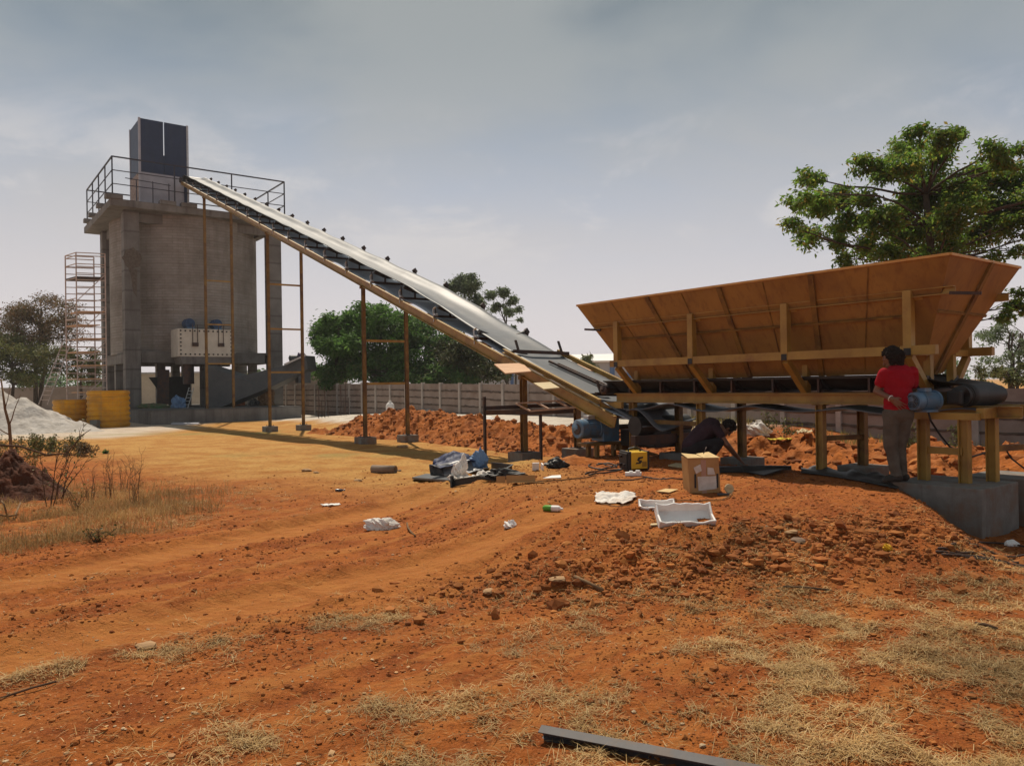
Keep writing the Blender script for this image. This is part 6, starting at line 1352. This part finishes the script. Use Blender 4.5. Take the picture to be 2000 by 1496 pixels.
# black mats and bars by the hopper legs
o = MB().prism([ong(1418, 923, .02), ong(1462, 926, .02), ong(1492, 932, .02), ong(1540, 921, .05), ong(1500, 918, .05), ong(1450, 918, .05)], Z*.012).build('rubber_mat', 'beltb'); tag(o, 'black rubber mat scrap on the ground right of the cardboard box', 'mat')
o = MB().channel(ong(1478, 921, .06), ong(1546, 922, .06), .05, .06, .008).build('steel_bar', 'black'); tag(o, 'short black steel bar lying on the mat scrap under the hopper', 'steel bar')
o = MB().box((0, 0, .04), (.34, .14, .08)).build('toolbox', 'black', None, bevel=.01); o.location = ong(1425, 922); tag(o, 'flat black case at the crouching person\'s hands', 'case')
rows = []
for i in range(16):
    rows.append([ong(1565+190*i/15, 926+32*(i/15)**1.3-18*j/5+8*(i/15)*(j/5), .02+.03*math.sin(i*1.3+j)*(j/5)+.05*(j/5)) for j in range(6)])
o = MB().grid(rows).build('rubber_mat', 'beltb', None, smooth=180, thick=.012); tag(o, 'long black mat draped along the edge of the working platform at right', 'mat')
# table frame of thin rusty bar by the conveyor
tb = thing('bench_frame', 'dark steel bench frame on thin uprights left of the conveyor foot', 'bench frame', tuple(at(1000, 905, 16.2)))
for px, y1, y0, Y_ in ((948, 775, 912, 15.9), (1057, 806, 905, 16.4)):
    a = at(px, y0, Y_); a.z = gz(a.x, a.y)-.05; b = at(px-2, y1, Y_); MB().bar(a, Vector((a.x, a.y, b.z)), .05, .05, U).build('upright', 'steel', tb)
MB().bar(at(949, 797, 15.9), at(1120, 790, 16.4), .06, .08).build('cross_bar', 'steel', tb); MB().bar(at(949, 806, 15.8), at(1120, 802, 15.6), .06, .10).build('cross_bar', 'rustbar', tb)
gf = thing('metal_grille', 'pale rusty ladder-like bar grille lying on the bench frame', 'grille', tuple(at(1070, 795, 15)))
A, B, C, D = at(1008, 788, 15.5), at(1128, 780, 15.2), at(1151, 794, 14.4), at(1036, 803, 14.6)
M['rustlt'] = mat('light_rust', (.42, .27, .19), (.30, .18, .12), 8, .6)
for a, b in ((A, B), (D, C)): MB().bar(a, b, .03, .03).build('long_bar', 'rustlt', gf)
for t in (0, .33, .67, 1.0): MB().bar(A.lerp(B, t), D.lerp(C, t), .03, .03).build('rung', 'rustlt', gf)
# things near the middle footing: small dirt ridge
o = heap('dirt_ridge', Vector((ong(1125, 905).x, ong(1125, 905).y, 0)), .85, .35, .22, 'berm', 44, 'small fresh ridge of orange dirt before the conveyor motor', 'dirt heap', 50)
# ------------------------------------------------------------ dusty air
hb = MB().box((0, 1150, 11.5), (1960, 2800, 27)).build('haze', 'white', None); tag(hb, None, None, kind='stuff')
hm = bpy.data.materials.new('haze'); hm.use_nodes = True; hn = hm.node_tree.nodes; hn.remove(hn['Principled BSDF'])
pv = hn.new('ShaderNodeVolumePrincipled'); pv.inputs['Color'].default_value = (.92, .93, .95, 1); pv.inputs['Density'].default_value = .0004; pv.inputs['Anisotropy'].default_value = .3
hm.node_tree.links.new(pv.outputs[0], hn['Material Output'].inputs['Volume']); hb.data.materials[0] = hm
S.cycles.volume_bounces = 0
